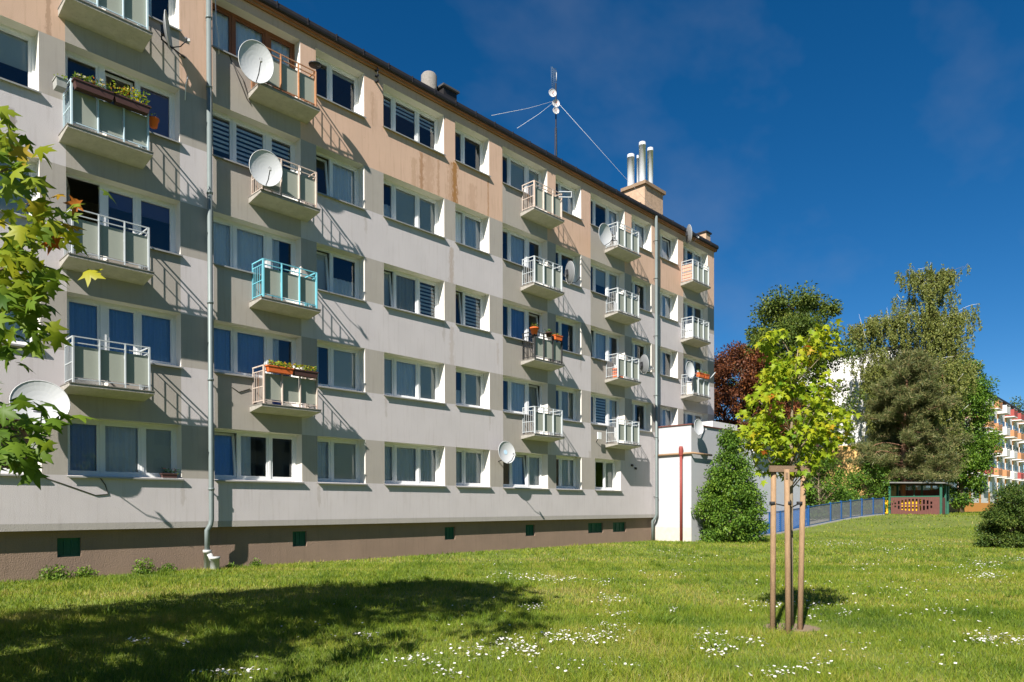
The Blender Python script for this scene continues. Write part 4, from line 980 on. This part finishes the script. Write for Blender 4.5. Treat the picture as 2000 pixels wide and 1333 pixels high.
# boughs reaching into view: (u, v, depth, spread in m, clumps)
for (u, v, dp, su, sv, nc) in ((4, 265, 4.3, 20, 22, 3), (0, 325, 4.2, 18, 26, 4), (8, 380, 4.3, 18, 18, 2), (98, 395, 4.5, 18, 10, 2), (80, 435, 4.5, 36, 14, 4), (42, 475, 4.4, 36, 20, 6), (75, 520, 4.4, 32, 16, 5), (34, 560, 4.3, 36, 20, 6), (56, 605, 4.3, 34, 20, 5), (26, 655, 4.2, 30, 16, 4), (66, 655, 4.2, 10, 10, 1), (0, 785, 4.1, 8, 14, 2), (44, 832, 4.1, 32, 12, 5), (18, 880, 4.1, 26, 16, 4), (72, 852, 4.1, 16, 10, 2)):
    for j in range(nc):
        cl.append(atD(u+max(-1.1, min(1.0, random.gauss(0, .6)))*su, v+max(-1.1, min(1.1, random.gauss(0, .6)))*sv, dp+random.uniform(-.25, .25))-BT)
for (u, v, dp) in ((60, 500, 4.35), (40, 600, 4.3), (40, 850, 4.1), (15, 330, 4.25), (110, 440, 4.5)):
    e = atD(u, v, dp)-BT; limb(q, (0, 0, max(1.2, e[2]-.9)), e, .03, .006, 'bark', 6, .05)
for c in cl[:520:14]: limb(q, (0, 0, max(.9, c[2]-np.linalg.norm(c[:2])*.6)), c, .035, .006, 'bark', 5, .05)
for i, c in enumerate(cl):
    near = i >= 520
    m_ = random.randint(4, 6) if near else random.randint(17, 24)
    P.append(c+RNG.normal(size=(m_, 3))*(np.array([.08, .08, .07]) if near else np.array([.24, .24, .2])))
    d = unit(m_)*.8; d[:, 2] -= .5; D_.append(d+right*.25*near); bias = -.30 if (near and random.random() < .45) else 0
    la = c+BT
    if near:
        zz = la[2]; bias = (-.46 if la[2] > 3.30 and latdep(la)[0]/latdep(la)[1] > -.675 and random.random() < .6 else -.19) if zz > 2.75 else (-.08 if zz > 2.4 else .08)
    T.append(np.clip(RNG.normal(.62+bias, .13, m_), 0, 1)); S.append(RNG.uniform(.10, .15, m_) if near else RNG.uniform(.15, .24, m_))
q.build('trunk', big)
P = np.concatenate(P); D_ = np.concatenate(D_); N = len(P)
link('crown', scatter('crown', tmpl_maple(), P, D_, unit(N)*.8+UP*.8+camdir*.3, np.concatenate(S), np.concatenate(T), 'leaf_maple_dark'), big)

# ------------------------------------------------------------------ fence
fp = [(1452, 33.5), (1467, 34), (1503, 35.6), (1524, 36.5), (1566, 40), (1606, 42.5), (1636, 43.6), (1661, 44.6), (1683, 46), (1705, 47.5), (1726, 49)]
pts = []
for u, t in fp:
    p = atD(u, 1000, t); pts.append(np.array([p[0], min(p[1], -2.1), 0])); pts[-1][2] = float(gz(p[0], 0))
fence = empty('mesh_fence', tuple(pts[0]), 0, 'blue framed wire mesh fence between the annex and the lawn', 'fence')
FH = 1.15
for i, p in enumerate(pts):
    q = MB(); q.box(p[0]-.035, p[0]+.035, p[1]-.035, p[1]+.035, p[2]-.1, p[2]+FH+.03, 'fence_blue') if i < 4 else q.box(p[0]-.065, p[0]+.065, p[1]-.05, p[1]+.05, p[2]-.1, p[2]+FH+.08, 'fence_blue'); q.build('post', fence, True)
for i, (a, b_) in enumerate(zip(pts[:-1], pts[1:])):
    q = MB(); q.bar(tuple(a+UP*FH), tuple(b_+UP*FH), .04, 'fence_blue'); q.bar(tuple(a+UP*.10), tuple(b_+UP*.10), .04, 'fence_blue'); fr = q.build('panel_frame', fence, True)
    d = b_-a; Ln = np.linalg.norm(d); q = MB(); mt = 'mesh_blue' if i < 4 else 'mesh_grey'; hm = .7 if i == 1 else FH; w = .014
    st = .11; n_ = int((Ln+hm)/st)
    for k in range(n_):
        for sgn in (1, -1):
            x0 = k*st-hm if sgn > 0 else k*st; x1 = x0+hm*sgn; z0, z1 = .1, hm
            # clip to the panel
            def pt(x): return (x, z0+(x-x0)/(x1-x0)*(z1-z0))
            lo, hi = (min(x0, x1), max(x0, x1)); lo = max(lo, 0); hi = min(hi, Ln)
            if hi-lo < .02: continue
            A, B = pt(lo), pt(hi); q.bar(tuple(a+d*(A[0]/Ln)+UP*A[1]), tuple(a+d*(B[0]/Ln)+UP*B[1]), w, mt)
    q.build('wire_mesh', fr)
q = MB()
for a, b_ in zip(pts[:-1], pts[1:]): q.bar(tuple(a+UP*.0), tuple(b_+UP*.0), .12, 'fence_kerb', .16)
q.build('kerb', fence, True)

# ------------------------------------------------------------------ shelter
zg = .93; cn = atD(1838, 1000, 49.5); cx_, cy_ = cn[0], cn[1]; LY, LX = 3.3, 1.9; zr = zg+2.32
sh = empty('bin_shelter', (cx_, cy_, zg), 0, 'open shelter with green posts and brown slatted front at the far lawn edge', 'shelter')
for x, y in ((cx_, cy_), (cx_, cy_+LY), (cx_+LX*.62, cy_), (cx_+LX, cy_), (cx_+LX, cy_+LY), (cx_+LX, cy_+LY*.5)):
    q = MB(); q.box(x-.07, x+.07, y-.07, y+.07, zg-.2, zr-.12, 'shelter_green'); q.build('post', sh, True)
q = MB(); A = [(cx_-.35, cy_-.3, zr-.03), (cx_+LX+.3, cy_-.3, zr-.16), (cx_+LX+.3, cy_+LY+.4, zr-.02), (cx_-.35, cy_+LY+.4, zr+.10)]; B = [(x, y, z-.09) for x, y, z in A]
q.poly(A, 'shelter_roof'); q.poly(B[::-1], 'roof_dark')
for k in range(4): q.poly([B[k], B[(k+1) % 4], A[(k+1) % 4], A[k]], 'shelter_roof')
q.build('roof', sh, True)
zt_ = zg+1.28; q = MB(); q.box(cx_-.03, cx_+.03, cy_+.07, cy_+LY-.07, zt_, zt_+.08, 'shelter_green'); q.build('cross_rail', sh, True)
q = MB(); q.box(cx_+LX*.3, cx_+LX*.3+.06, cy_+LY*.55, cy_+LY*.55+.06, zt_, zr-.1, 'shelter_green'); q.build('mullion', sh, True)
nb = 27; ym = cy_+LY*.52; ra = LY*.40; zc = zg+.72; y00 = cy_+.08; Wd = LY-.16
for k in range(nb):
    y0 = y00+Wd*k/nb; y1 = y00+Wd*(k+1)/nb-.006; e = 1-(((y0+y1)/2-ym)/ra)**2
    if e > 0 and k % 2 == 0:
        hh = .43*math.sqrt(e)
        for za_, zb_2 in ((zg-.05, zc-hh), (zc-.05, zc+.05), (zc+hh, zt_)):
            if hh < .06 and za_ == zc-.05: continue
            q = MB(); q.box(cx_-.02, cx_+.02, y0, y1, za_, zb_2, 'shelter_brown'); q.build('board', sh, True)
    else:
        q = MB(); q.box(cx_-.022, cx_+.022, y0, y1, zg-.05, zt_, 'shelter_brown'); q.build('board', sh, True)
q = MB(); q.box(cx_+.09, cx_+LX*.62-.09, cy_-.02, cy_+.02, zg-.05, zt_-.05, 'shelter_brown'); q.build('side_panel', sh, True)
q = MB(); q.box(cx_+LX-.02, cx_+LX+.02, cy_+.1, cy_+LY-.1, zg, zr-.5, 'shelter_brown'); q.build('back_panel', sh, True)
for (x, y, w, lb) in ((cx_+.62, cy_+LY*.62, .42, 'yellow waste container behind the slatted front of the shelter'), (cx_+.35, cy_+LY+.30, .16, 'narrow yellow container at the left end of the shelter')):
    o = empty('waste_container', (x, y, zg), 0, lb, 'bin', 'yellow waste containers')
    q = MB(); dy = .62 if w > .3 else .16
    for s_ in (1, -1):
        q.poly([(-w*.85, s_*dy*.85, .1), (w*.85, s_*dy*.85, .1), (w, s_*dy, 1.0), (-w, s_*dy, 1.0)], 'bin_yellow'); q.poly([(s_*w*.85, -dy*.85, .1), (s_*w*.85, dy*.85, .1), (s_*w, dy, 1.0), (s_*w, -dy, 1.0)], 'bin_yellow')
    q.build('body', o); q = MB(); q.box(-w-.03, w+.03, -dy-.03, dy+.03, 1.0, 1.08, 'bin_yellow'); q.build('lid', o)
    for sx in (-1, 1):
        for sy in (-1, 1): q = MB(); q.lathe([(0, 0), (.05, 0), (.05, .1), (0, .1)], 'dark_metal', 10, sx*w*.6, sy*dy*.6); q.build('wheel', o)

# ------------------------------------------------------------------ second block in the row
B0, B1, BG, BT2 = 66.0, 126.5, .95, 15.2
blk = empty('far_apartment_block', (B0, 0, BG), 0, 'far white five-storey block with orange stripes and many balconies behind the trees', 'building')
mb = MB(); d = 11.0; zy = 7.0
mb.poly([(B0, 0, BG-.3), (B0, 0, zy), (B0, d, zy), (B0, d, BG-.3)], 'yellow_wall'); mb.poly([(B0, 0, zy), (B0, 0, BT2-.2), (B0, d, BT2-.2), (B0, d, zy)], 'white_wall')
mb.poly([(B0, 0, BG-.3), (B1, 0, BG-.3), (B1, 0, BG+1.0), (B0, 0, BG+1.0)], 'orange_paint')
xs = [B0]; x = B0
k = 0
while x < B1-.5:
    w = 1.15 if k % 2 else 4.1; x = min(B1, x+w); mb.poly([(xs[-1], 0, BG+1.0), (x, 0, BG+1.0), (x, 0, BT2-.2), (xs[-1], 0, BT2-.2)], 'orange_paint' if k % 2 else 'white_wall'); xs.append(x); k += 1
mb.poly([(B1, 0, BG-.3), (B1, d, BG-.3), (B1, d, BT2-.2), (B1, 0, BT2-.2)], 'white_wall'); mb.poly([(B0, d, BG-.3), (B0, d, BT2-.2), (B1, d, BT2-.2), (B1, d, BG-.3)], 'white_wall')
mb.build('wall', blk, True)
mb = MB(); mb.box(B0-.15, B1+.3, -.35, d+.3, BT2-.2, BT2, 'roof_dark'); rf = mb.build('roof', blk, True)
mb = MB(); mb.box(B1-6, B1-4.4, 3, 5, BT2, BT2+.9, 'cap_concrete'); mb.build('chimney', rf)
def fw_mesh():
    q = MB(); q.box(0, 1.5, -.03, .12, 0, 1.3, 'upvc'); q.box(.08, .70, -.05, .0, .08, 1.22, 'far_glass'); q.box(.78, 1.42, -.05, .0, .08, 1.22, 'far_glass'); return q.mesh('window')
def fb_mesh(pm):
    q = MB(); q.box(0, 2.5, -1.05, 0, 0, .12, 'white_wall'); q.box(.03, 2.47, -1.03, -.99, .17, .85, pm); q.box(0, .05, -1.03, 0, .17, 1.0, pm); q.box(2.45, 2.5, -1.03, 0, .17, 1.0, pm); q.bar((0, -1.02, 1.08), (2.5, -1.02, 1.08), .05, 'rail_white'); return q.mesh('balcony')
cols = ['bal_red', 'bal_orange', 'bal_white', 'bal_brown', 'bal_pink', 'bal_white', 'bal_orange']
for bi in range(11):
    xb0 = B0+4.6+bi*5.25
    for f in range(5):
        z = BG+1.55+f*2.7
        for dx in (-.2, 2.7):
            if xb0+dx+1.5 < B1-.3: link('window', cached('fw', fw_mesh), blk, (xb0+dx, -.02, z+.75), True)
        if f > 0 and xb0+2.7 < B1-.2:
            pm = random.choice(cols); link('balcony', cached(('fb', pm), lambda: fb_mesh(pm)), blk, (xb0-.5, -.002, z-.05), True)
for (y, z) in ((7.2, 3.2), (7.2, 5.2)):
    q = MB(); q.box(B0-.05, B0+.02, y, y+1.1, z, z+1.0, 'upvc'); q.box(B0-.06, B0, y+.08, y+1.02, z+.08, z+.92, 'far_glass'); q.build('gable_window', blk, True)
# path in front of the far block and along the fence
q = MB(); q.poly([(40, -1.9, .44), (66, -1.9, 1.0), (66, .4, 1.0), (40, .4, .44)], 'path_slabs'); 
pth = grid_mesh('path', np.linspace(40.6, 66, 24), np.linspace(-1.4, .6, 3), 'path_slabs', .012); tag(link('path', pth), kind='structure')

# ------------------------------------------------------------------ block opposite, mirrored in the lower windows
OY = -44.0
opp = empty('opposite_block', (30, OY, 0), 0, 'pale block across the lawn, seen mirrored in the lower window panes', 'building')
mb = MB(); mb.box(4, 100, OY-11, OY, -.3, 13.4, 'opp_wall'); mb.build('wall', opp, True)
mb = MB(); mb.box(3.8, 100.2, OY-11.2, OY+.3, 13.4, 13.7, 'roof_dark'); mb.build('roof', opp, True)
for k in range(24):
    for f in range(5): link('window', cached('fw2', lambda: (lambda q: (q.box(0, 2.0, -.02, .05, 0, 1.4, 'upvc'), q.box(.1, .95, .02, .07, .1, 1.3, 'far_glass'), q.box(1.05, 1.9, .02, .07, .1, 1.3, 'far_glass'), q.mesh('window'))[-1])(MB())), opp, (6+k*3.9, OY, 1.9+f*2.4), True)

# ------------------------------------------------------------------ grass and daisies
def wedge(n_, d0, d1, pw=1.0):
    """points on the lawn in the seen wedge, uniform by area over depth d0..d1"""
    dep = np.sqrt(RNG.uniform(d0**2, d1**2, n_)); la = RNG.uniform(-.90, 1.12, n_)*dep
    X = CAM[0]+_fw[0]*dep+_r[0]*la; Y = CAM[1]+_fw[1]*dep+_r[1]*la
    return X, Y, dep
def lump(X, Y, s, ph): return np.sin(X*s+ph)*np.sin(Y*s*1.13+ph*2.1)+.6*np.sin(X*s*2.3+Y*s*1.7+ph)+.4*np.sin(X*s*4.1-Y*s*3.7+ph*3)
GP, GD, GS, GT, GW = [], [], [], [], []
for (n_, d0, d1, hs, ws) in ((225000, 5.2, 10.5, .066, .0054), (190000, 10.5, 19, .066, .0105), (135000, 19, 36, .07, .021), (55000, 36, 75, .08, .05)):
    X, Y, dep = wedge(n_, d0, d1); ok = (Y < .10) & ~((X > 27.6) & (Y > -1.85)) & ~((X > 34) & (Y > -2.0)); X, Y = X[ok], Y[ok]; N = len(X)
    Lm = lump(X, Y, .9, .4)*.5+lump(X, Y, 2.7, 1.9)*.35
    hgt = hs*np.clip(1+.42*Lm, .4, 2.2)*RNG.uniform(.45, 1.5, N)
    ds = np.hypot(X-SX, Y-SY); hgt *= np.clip(ds/.55-.15, .05, 1)
    GP.append(np.stack([X, Y, gz(X, Y)-.004], 1)); dd = np.stack([RNG.normal(0, .42, N), RNG.normal(0, .42, N), np.ones(N)], 1); GD.append(dd); GS.append(hgt); GW.append(ws*RNG.uniform(.7, 1.4, N))
    GT.append(np.clip(.46+.17*lump(X, Y, .55, 2.2)+.13*lump(X, Y, 1.7, .3)+.10*np.maximum(0, lump(X, Y, 3.1, 1.2))+RNG.normal(0, .20, N), 0, 1))
TX, TY, _d = wedge(260, 6, 24); okt = (TY < -.4) & ~((TX > 27) & (TY > -4)); TX, TY = TX[okt], TY[okt]
for tx, ty in zip(TX, TY):
    k = random.randint(40, 90); rr = random.uniform(.05, .16); dx, dy = RNG.normal(0, rr, k), RNG.normal(0, rr, k)
    GP.append(np.stack([tx+dx, ty+dy, gz(tx+dx, ty+dy)-.004], 1)); GD.append(np.stack([dx*2+RNG.normal(0, .4, k), dy*2+RNG.normal(0, .4, k), np.ones(k)], 1)); GS.append(RNG.uniform(.07, .17, k)); GW.append(RNG.uniform(.006, .016, k)); GT.append(np.clip(RNG.normal(.82, .14, k), 0, 1))
GP = np.concatenate(GP); GD = np.concatenate(GD); GS = np.concatenate(GS); GT = np.concatenate(GT); GW = np.concatenate(GW); N = len(GP)
gnorm = np.stack([RNG.normal(size=N), RNG.normal(size=N), np.zeros(N)], 1)+1e-3
gr = link('grass', scatter('grass', tmpl_blade(), GP, GD, gnorm, GS, GT, 'grass_blade', GW)); tag(gr, 'short mown lawn grass spreading in front of the block', 'grass', kind='stuff')
# daisies: patches read off the photograph (u, v, half-width px, half-height px, count)
PATCH = [(460, 1325, 60, 7, 60), (265, 1262, 22, 7, 18), (360, 1266, 12, 4, 8), (715, 1250, 40, 7, 30), (815, 1300, 45, 10, 50), (880, 1325, 30, 9, 30), (930, 1280, 60, 16, 60), (1000, 1265, 45, 16, 80), (1025, 1278, 30, 12, 60), (1090, 1252, 45, 9, 80), (1165, 1252, 60, 10, 110), (1195, 1232, 30, 8, 40),
         (1038, 1193, 28, 7, 60), (1040, 1132, 60, 8, 120), (985, 1124, 20, 4, 25), (1100, 1136, 40, 6, 60), (1190, 1177, 28, 6, 60), (1210, 1205, 30, 6, 30), (1180, 1140, 25, 6, 25), (1310, 1198, 12, 4, 14), (1385, 1250, 45, 12, 60), (1400, 1280, 40, 12, 50), (1470, 1262, 40, 8, 30), (1510, 1325, 50, 8, 40), (1600, 1305, 40, 8, 25), (1500, 1188, 40, 6, 40), (1590, 1190, 60, 8, 50), (1650, 1205, 25, 4, 18),
         (1575, 1215, 30, 8, 22), (1935, 1255, 45, 12, 90), (1990, 1262, 20, 8, 30), (1925, 1105, 35, 7, 80), (1930, 1128, 35, 9, 110), (1985, 1095, 20, 6, 30), (1860, 1112, 40, 6, 30), (1770, 1035, 40, 5, 140), (1790, 1030, 35, 4, 140), (1740, 1018, 45, 4, 120), (1700, 1020, 30, 4, 60), (1615, 1065, 45, 5, 70), (1650, 1064, 40, 4, 60), (1740, 1075, 60, 6, 60), (1800, 1060, 70, 8, 70), (1880, 1050, 50, 7, 40), (1690, 1110, 70, 12, 40), (1760, 1160, 80, 16, 40), (1840, 1200, 90, 20, 50), (1660, 1040, 50, 5, 40), (1290, 1080, 30, 5, 14), (1350, 1090, 60, 10, 30), (1120, 1310, 120, 18, 40), (1300, 1130, 120, 20, 50), (1540, 1150, 150, 25, 60), (1700, 1290, 160, 30, 50), (640, 1230, 160, 50, 22), (905, 1205, 60, 25, 12), (1000, 1095, 200, 10, 20)]
P = []
for (u, v, hu, hv, c_) in PATCH:
    for k in range(int(c_*.95)):
        uu, vv = random.gauss(u, hu*.55), random.gauss(v, hv*.6)
        if vv < 1006: continue
        z_ = 0.0
        p = atZ(uu, vv, 0)
        for it in range(4):
            z_ = float(gz(p[0], p[1])); p = atZ(uu, max(vv, 1002+4), z_)
            if p[0] > 62 or p[0] < 0: break
        if not (0 < p[0] < 60) or p[1] > -.3: continue
        P.append(np.array([p[0], p[1], z_+random.uniform(.035, .085)]))
P = np.array(P); N = len(P)
a8 = np.arange(8)*math.pi/4; V = np.concatenate([np.array([[0, 0, .12]]), np.stack([np.cos(a8)*np.where(np.arange(8) % 2, .8, 1), np.sin(a8)*np.where(np.arange(8) % 2, .8, 1), np.zeros(8)], 1)]); T8 = np.array([(0, i+1, (i+1) % 8+1) for i in range(8)])
dist = np.linalg.norm(P-CAM, axis=1); tl = unit(N)*.5; tl[:, 2] = 1; dirv = np.cross(tl, unit(N))
fl = link('daisies', scatter('daisies', (V, T8), P, dirv, tl, RNG.uniform(.008, .0175, N)*(1+dist*.014), RNG.uniform(0, 1, N), 'petal')); tag(fl, 'small white daisies scattered in patches over the lawn', 'flowers', kind='stuff')
